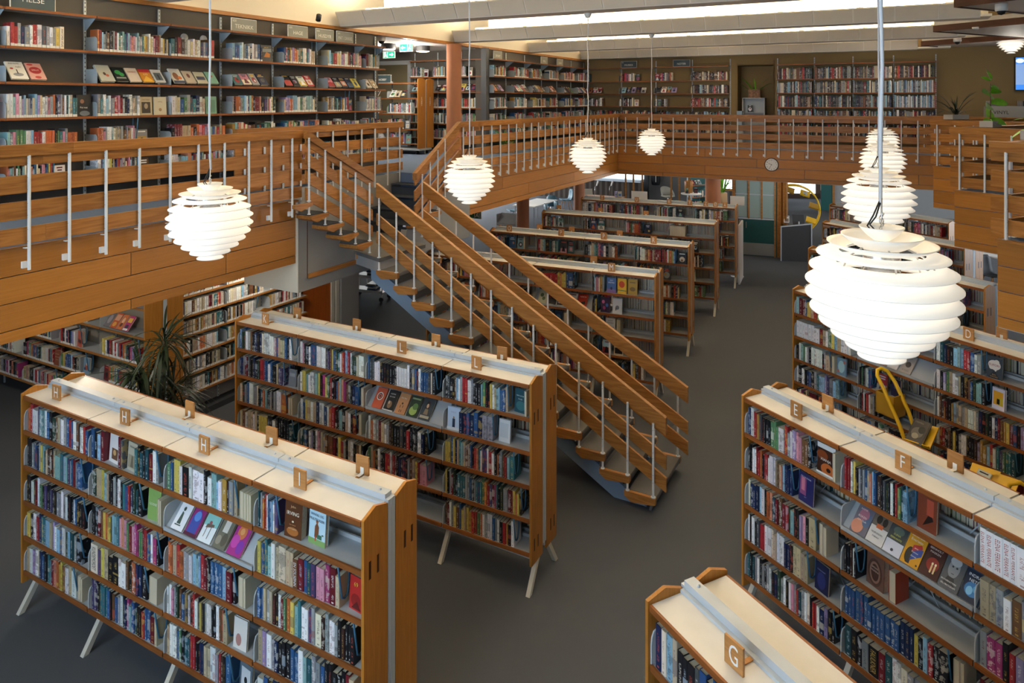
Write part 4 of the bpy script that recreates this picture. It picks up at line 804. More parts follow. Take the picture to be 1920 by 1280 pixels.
MC = {(1, 4): 'kcwpppwWryyg+|[moyes][msun][mgold]@.5', (2, 4): 'kbyyk|..[mdrop]..[mwhite]@.3', (3, 4): 'nrryek|...[munro]..ff@.45', (4, 4): 'NNNNTbk|.[rnd].[mmu]@.5', (1, 3): 'Nnrrrrrrryoyybb+k|@.85', (1, 2): 'ffffff@.8', (2, 3): '{mleaf,mlya,rnd,rnd,mnach}', (3, 3): 'nkNgtkbb|.[mblu].ff@.6'}
PC = {(1, 4): 'twNwwwemsrRWRRRRkrmrwYoycb|[rnd]@.97', (1, 3): 'kbweatpPbwkggwo+|@.7', (1, 2): 'rrWWcakkktkgwta|..[rnd][rnd]@.8', (1, 1): 'kerwbrgk|[rnd].[rnd]f@.75'}
rk = random.Random(5)
bookcase('the H bookcase', 'front left bookcase full of novels with H and I letter blocks', (-4.229, 5.986), D2(-28.55), 4, HC, rk,
         [('H', .36, 'first of three H letter blocks, at the far end of the front bookcase'), ('H', 1.37, 'second of three H letter blocks on the front bookcase'), ('H', 2.36, 'third of three H letter blocks, next to the I block'), ('I', 3.36)], (1.72, 2.7, 3.62), pal=PAL_MIX)
bookcase('the K bookcase', 'left bookcase marked K and L between front bookcase and staircase', (-3.178, 7.975), D2(-28.2), 4, KC, rk,
         [('K', .38), ('L', 2.42, 'wooden L letter block on the third bay of the bookcase marked K'), ('L', 3.35, 'wooden L letter block on the last bay of the bookcase marked K')], (.55, 1.5, 2.62, 3.45))
bookcase('the M bookcase', 'bookcase marked M directly behind the lower stair flight', (-1.42, 11.49), D2(-24), 4, MC, rk, [('M', 3.3)], (1.2, 2.9), pal=PAL_MIX)
bookcase('the P bookcase', 'bookcase with O, P and R letter blocks behind the one marked M', (-.43, 13.51), D2(-24), 4, PC, rk,
         [('O', .37, 'wooden O letter block on the bookcase behind M'), ('P', 1.5, 'first wooden P letter block on the bookcase behind M'), ('P', 2.38, 'second wooden P letter block, nearer the R block'), ('R', 3.35, 'wooden R letter block on the bookcase behind M')], (.9, 1.6, 2.6))
bookcase('the plain bookcase', 'bookcase with no front letters and half empty shelves before the Y one', (.67, 15.71), D2(-24), 4, {(1, 4): 'ffffffff@.95', (1, 1): 'rwWkngbrww|....[rnd]@.5', (1, 2): 'kWnrkwk|..[rnd].[rnd]@.5', (1, 3): 'wpRnaooormk|...[rnd]@.6'}, rk, [], (.25, 1.3, 2.4), pal=PAL_MIX, fillf=.7)
bookcase('the Y bookcase', 'farthest bookcase on the stair side with Y, Z, Ø and Å blocks', (1.76, 17.82), D2(-24), 4, {}, rk,
         [('T', .55, 'wooden T letter block on the farthest bookcase'), ('U', 1.5, 'wooden U letter block on the farthest bookcase'), ('W', 2.35, 'wooden W letter block on the farthest bookcase'), ('Y', 2.88, 'wooden Y letter block on the farthest bookcase'), ('Z', 3.28, 'wooden Z letter block on the farthest bookcase'), ('Ø', 3.52, 'wooden slashed O letter block on the farthest bookcase'), ('Å', 3.75, 'wooden ringed A letter block on the farthest bookcase')], (), pal=PAL_MIX)
bookcase('the E bookcase', 'right-hand front bookcase marked E and F beside the yellow trolley', (1.965, 5.96), D2(-63.26), 4, EC, rk, [('E', .50), ('F', 1.455, 'wooden block with white letter F in the second bay of E bookcase')], (.53, 1.62, 2.6), books_bays=3)
bookcase('the G bookcase', 'nearest bookcase marked G, cut off by the bottom edge', (.675, 3.52), D2(-63.26), 2, {(1, 1): 'BWcekkkGbkbbbbB+b+b+b+b+@.95', (2, 1): 'ew@.2'}, rk, [('G', .52)], (1.05,), books_bays=1)
bookcase('the D bookcase', 'right-hand bookcase marked D behind the big lamp', (3.75, 9.31), D2(-63.26), 3, DC, rk, [('D', 2.34)], (1.75, 2.5), pal=PAL_MIX)
for nm, c, lab in (('the third right-hand bookcase', (5.05, 11.87), 'third right-hand bookcase, half hidden by the big lamp'), ('the fourth right-hand bookcase', (6.42, 14.40), 'fourth right-hand bookcase with its reddish end panel in view'), ('the last right-hand bookcase', (7.66, 16.8), 'farthest right-hand bookcase near the bright floor')):
    bookcase(nm, lab, c, D2(-63.26), 3, {}, rk, [], (1.9,) if 'third' in nm else (), pal=PAL_MIX, fillf=.75)
# ------------------------------------------------------------------ wall shelving
def wall_shelf(tagname, label, M, bays, lv, depth, rng, cells=None, pal=PAL_LIB, lab=1.0, edge=WE, brk=BRKD, top_z=None, ends=False, back=None, hh=(.2, .26), tri=True, display_row=None, name='wall_shelf', faces=.4, fill=.8, rows=99):
    cells = cells or {}; L = sum(bays); root = thing(name, label, 'shelving', M, None)
    tz = top_z or lv[0]+.2; xs = [0]
    for b in bays: xs.append(xs[-1]+b)
    for x in xs:
        def up(h=tz-lv[-1]+.3):
            mb = MB(); mb.box(-.014, .014, -.016, 0, -.3, h-.3); mb.mi = 1
            n = int(h/.05)
            for i in range(n): mb.box(-.0045, .0045, -.0165, -.015, -.28+i*.05, -.262+i*.05)
            return mb.mesh('slotted_upright', [BRK if back is None else ALU, BLACK])
        obj('slotted_upright', cached(('up', round(tz-lv[-1], 3), back is None), up), root, T3(x, 0, lv[-1]))
    for i, (x, b) in enumerate(zip(xs, bays)):
        for r, z in enumerate(lv):
            def sh(b=b): mb = MB(); mb.box(.003, b-.003, -depth+.012, -.004, -.022, 0); return mb.mesh('shelf', SHELFG)
            def ed(b=b): mb = MB(); mb.box(.003, b-.003, -depth, -depth+.012, -.024, .003); return mb.mesh('edge_strip', edge)
            s_ = obj('shelf', cached(('wsh', round(b, 3), depth), sh), root, T3(x, 0, z)); obj('edge_strip', cached(('wed', round(b, 3), depth, edge.name), ed), s_)
            if r == 0 and tri:
                obj('triangle_bracket', cached(('tri', depth), lambda: MB().prism([(-depth+.02, -.024), (-.012, -.024), (-.012, -.16), (-.04, -.16)], -.002, .002, 'x').mesh('triangle_bracket', BRKD)), s_, T3(b-.004, 0, 0))
            if r == 0: continue
            if r > rows: continue
            def pl(h=.17):
                pts = [(-depth+.005, -.02), (-.01, -.02), (-.01, h), (-depth+.045, h), (-depth+.018, h-.012), (-depth+.005, h-.04)]
                return MB().prism(pts, -.002, .002, 'x').mesh('side_bracket', brk)
            obj('side_bracket', cached(('pl', depth, brk.name), pl), s_, T3(.004, 0, 0))
            clear = lv[r-1]-.03-z; where = '%s shelf, %s bay of %s' % (od(r), od(i+1), tagname)
            sp = cells.get((r, i+1))
            if sp is None:
                if display_row == r: n = max(2, int((b-.1)/.165)); sp = '{'+','.join(['rnd']*rng.randint(max(2, n-2), n))+'}'
                else: sp = rcell(rng, pal, fill, faces)
            if sp: fill_cell(sp, M @ T3(x+.012, -depth, z), b-.024, clear, depth, where, rng, lab, hh)
    if ends:
        for x in (-.022, L):
            mb = MB(); mb.box(0, .022, -depth-.005, 0, .25 if lv[-1] < 1 else lv[-1], tz); o = mb.build('end_panel', WXV, root, T3(x, 0, 0))
    if back is not None: mb = MB(); mb.box(0, L, -.004, .008, lv[-1]-.05, tz); mb.build('back_panel', back, root)
    return root
rw = random.Random(21)
ULV = [5.37, 4.965, 4.59, 4.21, 3.83, 3.46]
UC = {(1, 4): 'wrrgBgwrwGgwgyW<ANATOMISK ATLAS>+@.62', (2, 4): '{ua,ub}', (3, 4): 'wwapwVcWgBecVewgpgokvgmwTwgtt[polar]@.98', (1, 5): 'oRcgGmkkgRwtwatvcpspwawgtyYgwywpRRewyKe@.98', (2, 5): '{uc,ud,ue,uf,ug}', (3, 5): 'gtwcwgrpRgkBwegw..[sykt][myskja]@.97',
      (1, 6): 'tkRMgwewewBgbmr@.85', (2, 6): '{uh,ui,uj,uk}', (3, 6): 'wWebngTtBwe..[mosj]@.8', (1, 3): 'cBggcwkgwtcgkcgcwk[boat2]@.97'}
UC[(1, 7)] = 'cbbcwgbwBwggbB.[boat]@.95'
wl = wall_shelf('the upper left wall', 'long grey wall shelving of labelled books above the left balustrade', MX(P(-1.75, -2.08), AE2), [.95]*9+[.55], ULV, .25, rw, UC, top_z=5.57, display_row=2)
wall_shelf('the wall behind the terracotta column', 'grey wall shelving between the terracotta column and the far corner', MX(P(-1.75, 11.05), AE2), [1.02]*6, ULV, .25, rw, top_z=5.57, display_row=2)
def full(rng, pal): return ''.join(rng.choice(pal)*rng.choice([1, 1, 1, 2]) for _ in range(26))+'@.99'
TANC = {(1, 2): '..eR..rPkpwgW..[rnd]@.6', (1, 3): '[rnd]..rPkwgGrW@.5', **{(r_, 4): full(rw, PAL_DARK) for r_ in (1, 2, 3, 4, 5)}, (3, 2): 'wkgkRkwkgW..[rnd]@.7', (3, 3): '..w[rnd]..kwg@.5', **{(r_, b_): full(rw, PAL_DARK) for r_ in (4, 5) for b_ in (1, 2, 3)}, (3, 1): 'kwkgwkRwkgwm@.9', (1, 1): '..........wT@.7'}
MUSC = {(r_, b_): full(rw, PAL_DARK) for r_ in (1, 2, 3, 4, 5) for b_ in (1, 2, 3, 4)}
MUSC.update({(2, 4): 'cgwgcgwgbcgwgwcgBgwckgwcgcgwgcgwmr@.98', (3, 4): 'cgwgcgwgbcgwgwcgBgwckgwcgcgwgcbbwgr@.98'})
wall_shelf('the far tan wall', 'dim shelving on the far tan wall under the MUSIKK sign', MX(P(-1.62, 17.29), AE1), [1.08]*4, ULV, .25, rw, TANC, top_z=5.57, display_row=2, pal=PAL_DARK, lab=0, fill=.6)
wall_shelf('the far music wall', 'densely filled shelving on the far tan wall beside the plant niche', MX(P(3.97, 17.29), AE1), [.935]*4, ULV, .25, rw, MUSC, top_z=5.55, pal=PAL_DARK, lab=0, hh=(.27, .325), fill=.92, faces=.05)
wall_shelf('the alcove wall', 'shelving on the alcove wall behind the terracotta column', MX(P(-3.86, 11.19), AE1), [.69]*3, ULV, .25, rw, top_z=5.57, display_row=2)
# lower left: case standing end-on and the lit shelving behind it
LLV = [2.12, 1.73, 1.36, 1.0, .655, .30]
LC = {(2, 5): '{pa,pb,pc,pd}', (3, 5): 'y..wBrmwrwgrBoYtkPVTTr|@.9', (3, 4): 'rkRwBpkbVw[pred]|@.55', (4, 4): 'nyvbbcrkkNg[pblue]|@.7', (4, 3): 'kkPnaobrbNkaWWwwRtr[palm]@.97', (4, 5): '[rnd]onYgnbrrbkNkNgyk|@.97', (5, 3): 'yaseKkkwrwbeprMgwrssPnn|@.95'}
lc = wall_shelf('the lower left bookcase', 'bookcase standing end-on below the left gallery with labelled novels', MX(P(-1.77-4.73, 2.73), AE1), [.946]*5, LLV, .245, rw, LC, top_z=2.15, ends=True, back=mat('dark_back_panel', S('8a8478'), .6), tri=False, name='bookcase', brk=BRK, edge=WX, pal=PAL_MIX, hh=(.19, .22))
mb = MB(); mb.box(0, .022, .06, .30, .25, 2.15); mb.build('end_panel', WXV, lc, T3(4.73, 0, 0))
mb = MB(); mb.box(4.725, 4.758, .004, .056, .0, 2.2); mb.build('upright', ALU, lc)
mb = MB(); mb.box(0, 4.73, .03, .28, .26, .30); mb.box(0, 4.73, .03, .05, .3, 2.1); mb.build('rear_half', SHELFG, lc)
MLV = [1.985, 1.72, 1.45, 1.18, .905, .64, .37]
ms = wall_shelf('the lit media wall', 'lit wooden edged shelving of films below the gallery behind the palm', MX(P(-2.05, 3.02), AE2), [.8]*3, MLV, .2, rw, {}, top_z=2.3, back=WALLW, tri=False, brk=BRK, edge=WX, pal=PAL_MED, hh=(.185, .195), fill=.93, faces=.05)
mb = MB(); mb.box(0, 2.4, -.27, -.0, 2.0, 2.02); mb.box(0, 2.4, -.28, -.27, 1.985, 2.035); mb.build('light_canopy', WX, ms); mb = MB(); mb.box(.05, 2.35, -.25, -.10, 2.021, 2.06); mb.build('light_diffuser', mat('lit_diffuser', (1, .9, .72), .5, emit=.9, ecol=(1, .86, .62)), ms)
mb = MB(); mb.box(0, 2.4, -.2, 0, 0, .08); mb.build('plinth', DGREY, ms)
struct('wall_lower_left', MB().box(-2.2, -2.06, 3.02, 6.05, 0, FB), WALLG, MH)
struct('door_2', MB().box(-2.1, -1.98, 5.45, 6.1, 0, FB-.02), WO, MH)
struct('trim_2', MB().box(-2.1, -1.95, 6.1, 6.17, 0, FB).box(-2.1, -1.93, 6.19, 6.27, 0, FB), mat('pale_pilaster', S('c9c3b4'), .6), MH)
struct('wall_stair_pier', MB().box(-2.1, -1.9, 6.29, 6.75, 0, FB), WALLG, MH)
fa = thing('fire_alarm', 'small red fire alarm call point on the grey pier below the stairs', 'alarm', MX(P(-1.89, 6.42, 1.28), AE2))
mb = MB(); mb.box(0, .09, -.045, 0, 0, .09); mb.build('housing', RED, fa); mb = MB(); mb.box(.02, .07, -.048, -.045, .025, .07); mb.build('press_plate', WHITE, fa)
# ------------------------------------------------------------------ topic signs
def topic(num, txt, M, label, wd=.38, h=.2, m=None, ts=.055):
    r = thing('topic_sign', label, 'sign', M, 'topic signs above the wall shelves')
    mb = MB(); mb.box(-wd/2, wd/2, -.006, .006, 0, h); mb.build('frame', WHITE, r); mb = MB(); mb.box(-wd/2+.008, wd/2-.008, -.009, -.006, .008, h-.008); mb.build('face', m or SIGNT, r)
    mb = MB(); add_text(mb, txt, lambda x, y: (x, -.0105, h*.42+y), ts, wd*.8)
    if num: add_text(mb, num, lambda x, y: (-wd/2+.055+x, -.0105, h*.8+y), .03, .08)
    mb.build('lettering', WHITE, r)
    mb = MB(); mb.box(-wd/2-.02, wd/2+.02, -.03, .03, -.004, 0); mb.build('foot', WHITE, r)
def onwall(b, a=-1.9+.02): return MX(P(a+.25, b, 5.374), AE2)
topic('', 'HELSE', onwall(1.10), 'dark sign reading HELSE on top of the left wall shelving', .46, .27, SIGNB, .06)
topic('620', 'TEKNIKK', onwall(3.93), 'sign reading TEKNIKK on the upper left wall shelving', .45, .2)
topic('635', 'HAGE', onwall(4.98), 'sign reading HAGE on the upper left wall shelving', .42, .2)
topic('636', 'HUSDYR', onwall(5.58), 'sign reading HUSDYR between the HAGE and food signs', .42, .2)
topic('641', 'MAT / DRIKKE', onwall(6.07), 'sign reading MAT / DRIKKE at the end of the left wall shelving', .42, .2)
topic('', 'SPORT', onwall(11.45), 'pale sign on the shelving next to the terracotta column', .42, .2)
topic('', 'SPILL', onwall(14.05), 'small framed sign midway along the shelving near the far corner', .42, .2)
topic('', 'DANS', onwall(15.1), 'small framed sign nearest the far corner', .42, .2)
topic('780', 'MUSIKK', MX(P(-.25, 17.12, 5.374), AE1), 'dark sign on top of the far tan wall shelving, nearer the corner', .5, .2, SIGNB)
topic('', 'NOTER', MX(P(1.35, 17.12, 5.374), AE1), 'dark sign reading NOTER on the far tan wall shelving', .5, .2, SIGNB)
# ------------------------------------------------------------------ snowball lamps
SH = [((.10, .62), (.29, .80), 0), ((.27, .50), (.525, .68), 0), ((.44, .46), (.71, .57), 0), ((.55, .435), (.85, .40), 1), ((.60, .28), (.947, .205), 1), ((.60, .17), (1.0, 0), 1), ((.62, .0), (1.0, -.2), 1), ((.60, -.19), (.94, -.4), 1), ((.55, -.38), (.82, -.57), 1), ((.44, -.555), (.66, -.735), 1), ((.30, -.72), (.47, -.89), 1), ((.0, -.95), (.31, -1.03), 1)]
LR = .2725
def m_shade(i):
    (r0, z0), (r1, z1), g = SH[i]; t = .006; n = 5
    top = []; 
    for j in range(n+1):
        u = j/n; bulge = .03*math.sin(math.pi*u)*(1 if g else -.6); top.append(((r0+(r1-r0)*u)*LR, (z0+(z1-z0)*u+bulge)*LR))
    bot = [(max(r-.0, 0), z-t*.7) for r, z in top[::-1]]
    return MB().lathe(top+bot+[top[0]], 48).mesh('shade', LAMPI if g else LAMPS, True)
def lamp(label, x, y, z, top, watts, cordm=CORDW, off=0.0, lo=0):
    r = thing('pendant_lamp', label, 'lamp', MX((x, y, z), off), 'layered white pendant lamps')
    for i in range(lo, len(SH)): obj('shade', cached(('shade', i), lambda i=i: m_shade(i)), r)
    for k in range(6 if not lo else 0):
        def strut():
            mb = MB(); mb.tube([(.33*LR, 0, .52*LR), (.6*LR, 0, .4*LR), (.66*LR, 0, .27*LR), (.70*LR, 0, .1*LR), (.72*LR, 0, -.06*LR), (.68*LR, 0, -.26*LR), (.62*LR, 0, -.44*LR), (.5*LR, 0, -.62*LR), (.34*LR, 0, -.78*LR), (.2*LR, 0, -.95*LR)], .0035, 5); return mb.mesh('strut', CHROME)
        obj('strut', cached('strut', strut), r, RZ(k*math.pi/3+.3))
    obj('reflector', cached('refl', lambda: MB().lathe([(.2*LR, .5*LR), (.24*LR, .42*LR), (.24*LR, .12*LR), (.2*LR, .1*LR)], 24).mesh('reflector', CHROME, True)), r)
    obj('bulb', cached('bulb', lambda: MB().lathe([(.0, .06*LR), (.12*LR, .02*LR), (.2*LR, -.15*LR), (.14*LR, -.35*LR), (0, -.42*LR)], 20).mesh('bulb', BULB, True)), r)
    if lo:
        mb = MB(); mb.lathe([(.5*LR, .0), (.5*LR, .12)], 24); mb.build('collar', WHITE, r); return r
    h = top-z
    rr = random.Random(label); pts = [(0, 0, .70*LR)]
    n = 12
    for i in range(1, n): pts.append((rr.uniform(-.006, .006), rr.uniform(-.006, .006), .95*LR+.05+(h-.95*LR-.05)*(i-1)/(n-1)))
    pts.append((0, 0, h)); mb = MB(); mb.tube(pts[1:], .007, 8); mb.build('cord', cordm, r, None, True)
    mb = MB(); mb.tube([(0, 0, .62*LR), (0, 0, .98*LR+.06)], .0035, 6)
    for j in range(3): mb.tube([(.008*math.cos(q), 0 if j % 2 else .008*math.sin(q), .8*LR+.02*j+.012*(math.sin(q) if j % 2 else math.cos(q))) for q in [k*math.pi/4 for k in range(9)]], .002, 5)
    mb.build('hanging_hook', CHROME, r, None, True)
    mb = MB(); mb.tube([(0, .004, .98*LR+.06), (-.03, .004, .95*LR), (-.05, .01, .8*LR), (-.03, .01, .72*LR), (0, 0, .70*LR)], .003, 6); mb.tube([(0, .004, .98*LR+.05), (-.02, .004, .93*LR), (-.04, .01, .82*LR), (-.02, .01, .74*LR), (.01, 0, .71*LR)], .003, 6); mb.build('supply_wire', BLACK, r, None, True)
    mb = MB(); mb.lathe([(.0, h-.07), (.03, h-.065), (.055, h-.02), (.055, h)], 20); mb.build('ceiling_rose', WHITE, r, None, True)
    l = bpy.data.lights.new('lamp_light', 'POINT'); l.energy = watts; l.color = (1, .84, .62); l.shadow_soft_size = .06
    lo = bpy.data.objects.new('lamp_light', l); COL.objects.link(lo); lo.parent = r; lo.location = (0, 0, -.06*LR)
    return r
W_ = .9
lamp('largest pendant lamp, hanging close on the right', 1.424, 2.68, 3.696, 6.9, W_)
lamp('pendant lamp in front of the left balustrade', -2.027, 4.67, 3.625, 6.9, W_)
lamp('pendant lamp hanging over the staircase landing', -.45, 7.33, 3.60, 6.9, W_)
lamp('pendant lamp before the left gallery corner, below the second beam', 1.10, 10.1, 3.629, 5.66, W_)
lamp('smallest pendant lamp, hanging before the far gallery', 2.68, 13.35, 3.632, 5.66, W_)
lamp('pendant lamp directly behind the largest one', 2.935, 5.57, 3.642, 6.9, W_)
lamp('second pendant lamp behind the largest one, only its upper rings free', 4.69, 8.8, 3.66, 6.9, W_)
lamp('farthest pendant lamp in the column behind the largest one', 6.5, 12.2, 3.70, 6.9, W_)
lamp('half-hidden layered white lamp set into the soffit above the screen', 11.05, 15.4, 5.72, 5.75, W_, lo=5)
# ------------------------------------------------------------------ plants
def blade(L, W, droop, seg=7, fold=.25, wide=.35):
    v = []; f = []
    for i in range(seg+1):
        t = i/seg; w_ = W*(math.sin(math.pi*min(1, (t*(1-wide)+wide*t*t)*.94+.06)))**.8*(1 if t < .98 else .1); x = L*(t-.18*droop*t*t); z = -droop*L*.55*t*t
        v += [(x, -w_/2, z+fold*w_*.4), (x, 0, z), (x, w_/2, z+fold*w_*.4)]
        if i:
            a = 3*(i-1); b = 3*i; f += [(a, b, b+1, a+1), (a+1, b+1, b+2, a+2)]
    return MB().add(v, f)
def leafm(key, m, **k): return cached(('leaf', key, m.name), lambda: blade(**k).mesh('leaf', m, True))
rp = random.Random(3)
pl = thing('dracaena_palm', 'tall dark spiky palm standing before the end panel of the lower left bookcase', 'plant', MX((-4.10, 8.10, 0)))
mb = MB(); mb.lathe([(.0, 0), (.17, 0), (.21, .36), (.19, .36), (.18, .33), (0, .33)], 20); mb.build('pot', POT, pl, None, True)
heads = [(.05, .0, 1.60), (-.20, -.06, 1.24), (.14, .02, 1.02), (-.06, .1, .92)]
for hx, hy, hz in heads:
    mb = MB(); mb.tube([(hx*.2, hy*.2, .3), (hx*.5, hy*.5, hz*.5), (hx, hy, hz)], [.03, .025, .018], 7); mb.build('stem', STEM, pl, None, True)
    for k in range(72):
        v = rp.randint(0, 3); me = leafm(v, LEAF, L=.40+.06*v, W=.026, droop=.55+.4*v)
        obj('leaf', me, pl, T3(hx, hy, hz+rp.uniform(-.2, .08)) @ RZ(rp.uniform(0, 6.283)) @ RY(-rp.uniform(-.5, 1.4)))
def spiky(label, M, n, L, m, name='spiky_plant', pot=None, up=(.5, 1.45), W=.02):
    r = thing(name, label, 'plant', M)
    (pot or (lambda r: MB().box(-.26, .26, -.09, .09, 0, .09).build('planter', GREENP, r)))(r)
    for k in range(n):
        v = rp.randint(0, 2); obj('leaf', leafm((name, v, round(L, 2)), m, L=L*(.8+.25*v), W=W, droop=.15+.3*v), r, T3(rp.uniform(-.06, .06), rp.uniform(-.03, .03), .08) @ RZ(rp.uniform(0, 6.283)) @ RY(-rp.uniform(*up)))
    return r
rtop = FL2+.885
sp = spiky('dark spiky plant in a trough on the stepped balustrade below the wall shelves', MX(APEX[1]+RD*.05+RP*.62+Vector((0, 0, rtop)), ARP), 30, .52, LEAF, 'spiky_plant', up=(.35, 1.4), W=.022)
for k in range(16): obj('leaf', leafm('rosette', LEAF, L=.17, W=.045, droop=.5), sp, T3(rp.uniform(-.08, .08), 0, .1) @ RZ(rp.uniform(0, 6.28)) @ RY(-rp.uniform(.1, 1.0)))
lp = thing('leafy_plant', 'bright green broad-leaved plant in a pale trough on the balustrade', 'plant', MX(APEX[2]+RD*.30+RP*.30+Vector((0, 0, rtop)), ARP+.2))
mb = MB(); mb.box(-.17, .17, -.08, .08, 0, .085); mb.build('planter', GREENP, lp)
mb = MB(); mb.tube([(0, 0, .05), (.005, .0, .25), (-.005, .0, .45), (.0, 0, .6)], [.009, .008, .006, .004], 7); mb.build('stem', STEM, lp, None, True)
for z, az, el, L in ((.58, .5, .9, .17), (.60, 3.3, .8, .2), (.57, 2.2, .6, .12), (.50, .2, .35, .13), (.46, 5.9, .3, .18), (.42, 4.4, .3, .16), (.40, 3.2, .25, .24), (.36, .1, .2, .25), (.30, 5.5, .1, .24), (.26, 3.4, .0, .23), (.2, .3, -.2, .26), (.1, 5.2, -.25, .2), (.08, 3.9, -.2, .16), (.09, .8, -.1, .14)):
    lf = obj('leaf', leafm(('broad', L), LEAFB, L=L*1.1, W=L*.6, droop=.35, fold=.15, wide=.1), lp, T3(0, 0, z*1.12) @ RZ(az) @ RY(-el) @ RX((.95 if math.cos(az) > 0 else -.95)*(abs(math.cos(az))**.3)))
dl = thing('drooping_plant', 'dark drooping leaves hanging over the nearest stepped balustrade', 'plant', MX(APEX[3]+RD*.05+RP*.30+Vector((0, 0, rtop)), ARP))
mb = MB(); mb.box(.1, .5, -.08, .08, 0, .09); mb.build('planter', GREENP, dl)
for az, el, L in ((2.9, .9, .34), (3.3, .55, .38), (2.6, .3, .30), (3.6, .2, .42), (4.2, .7, .3)): obj('leaf', leafm(('long', L), LEAF if az > 3 else LEAFB, L=L, W=L*.17, droop=1.1, fold=.2), dl, T3(.3, 0, .1) @ RZ(az) @ RY(-el))
spiky('fern standing on the gallery floor behind the balustrade by the terracotta column', MX(P(-1.35, 11.5, FL2)), 26, .6, LEAFB, 'floor_fern', pot=lambda r: MB().lathe([(0, 0), (.13, 0), (.16, .26), (0, .26)], 16).build('pot', POT, r, T3(0, 0, 0)), up=(.3, 1.4), W=.035)
# niche with its plant and small display stand
stn = thing('display_stand', 'small grey display stand in the niche of the far tan wall', 'stand', MX(P(3.32, 17.45, FL2), AE1))
mb = MB(); mb.box(-.3, -.28, -.12, .12, 0, 1.32); mb.box(.28, .3, -.12, .12, 0, 1.32); mb.box(-.3, .3, -.12, .12, 1.3, 1.32); mb.box(-.28, .28, .1, .12, 0, 1.3)
for z in (.5, .9): mb.box(-.28, .28, -.12, .1, z, z+.02)
mb.build('carcass', SHELFG, stn)
face_book('rnd', MX(P(3.22, 17.38, FL2+.925), AE1), '', .1, label='dark picture cover on the small stand in the niche')
spiky('upright sword-leaved plant on the stand in the niche', MX(P(3.34, 17.45, FL2+1.32), AE1), 11, .62, LEAFB, 'sword_plant', pot=lambda r: MB().box(-.16, .16, -.1, .1, 0, .24).build('planter', mat('patterned_pot', S('7a5a44'), .7, var=.4, bscale=18), r), up=(.5, 1.5), W=.06)
mb = MB(); mb.box(-.07, .07, -.1, .1, 0, .55); o = mb.build('small_speaker', mat('speaker_blue_grey', S('8fa0b4'), .5), None, MX(P(2.98, 17.2, FL2+.4), AE1)); 
mb = MB(); mb.box(-.09, .09, -.12, .12, -.4, 0); mb.build('base', SHELFG, o); tag(o, 'pale grey boxed unit standing in front of the niche', 'speaker')
# ------------------------------------------------------------------ clock, signs, lights, cameras
ck = thing('wall_clock', 'round white wall clock with black rim on the far fascia', 'clock', MX(P(4.07, 15.345, 2.78), AE1))
mb = MB(); mb.lathe([(0, 0), (.150, 0), (.168, .012), (.168, .03), (.152, .03)], 40); mb.T = None; mb.build('rim', BLACK, ck, RX(math.pi/2), True)
mb = MB(); mb.lathe([(0, .024), (.152, .024)], 40); mb.build('dial', WHITE, ck, RX(math.pi/2))
mb = MB()
for i in range(12):
    t = math.pi/2-(i+1)*math.pi/6; add_text(mb, str(i+1), lambda x, y: (.118*math.cos(t)+x, -.0255, .118*math.sin(t)+y), .03)
mb.build('numerals', BLACK, ck)
for nm, ang, L, w_ in (('hour_hand', math.radians(-67+0), .075, .008), ('minute_hand', math.radians(208), .115, .006)):
    mb = MB(); mb.box(-w_/2, w_/2, -.0285, -.0275, -.015, L); mb.build(nm, BLACK, ck, RY(ang))
def exit_sign(label, M, lit, flip=False):
    r = thing('exit_sign', label, 'sign', M, None); mb = MB(); mb.box(-.18, .18, -.012, .012, 0, .17); mb.build('housing', WHITE, r)
    mb = MB(); mb.box(-.165, .165, -.015, -.012, .012, .158); mb.build('face', EXITG if lit else EXITD, r)
    mb = MB(); s = -1 if flip else 1
    q = lambda pts: [(s*x, -.0165, z) for x, z in pts]
    mb.add(q([(-.14, .085), (-.09, .13), (-.09, .1), (-.02, .1), (-.02, .07), (-.09, .07), (-.09, .04)]), [tuple(range(7))])
    mb.add(q([(.03, .02), (.03, .15), (.045, .15), (.045, .02)]), [(0, 1, 2, 3)]); mb.add(q([(.13, .02), (.13, .15), (.145, .15), (.145, .02)]), [(0, 1, 2, 3)])
    mb.add(q([(.07, .08), (.1, .12), (.115, .11), (.1, .08), (.12, .05), (.105, .03), (.09, .06), (.065, .03), (.055, .04), (.075, .07)]), [tuple(range(10))]); mb.add(q([(.1+.014*math.cos(k*.785), .137+.014*math.sin(k*.785)) for k in range(8)]), [tuple(range(8))])
    mb.build('pictogram', EXITW if lit else WHITE, r); mb = MB(); mb.box(-.004, .004, -.004, .004, .17, .23); mb.build('hanger', WHITE, r); return r
exit_sign('lit exit sign under the alcove ceiling, nearer the grey wall and lower', MX(P(-3.91, 10.2, 5.40), AE1), True, True)
exit_sign('lit exit sign under the alcove ceiling, nearer the terracotta column', MX(P(-2.655, 9.2, 5.46), AE1), True)
exit_sign('green arrow exit sign hanging below the gallery beside the stairs', MX(P(-.4, 8.3, 2.13), AE1), False)
for a, b, lab in ((-2.93, 8.92, 'round dark ceiling light left of the exit signs'), (-2.63, 9.78, 'round dark ceiling light beside the terracotta column')):
    r = thing('drum_light', lab, 'lamp', MX(P(a, b, 5.62))); mb = MB(); mb.lathe([(.16, 0), (.16, -.11), (.15, -.12)], 28); mb.build('housing', DGREY, r, None, True); mb = MB(); mb.lathe([(.15, -.118), (.12, -.135), (0, -.14)], 28); mb.build('diffuser', TUBE, r, None, True)
def domecam(label, M):
    r = thing('dome_camera', label, 'camera', M); mb = MB(); mb.lathe([(0, 0), (.075, 0), (.075, -.09), (.06, -.10)], 20); mb.build('housing', WHITE, r, None, True); mb = MB(); mb.lathe([(.055, -.09), (.055, -.11), (.04, -.14), (0, -.155)], 20); mb.build('dome', BLACK, r, None, True)
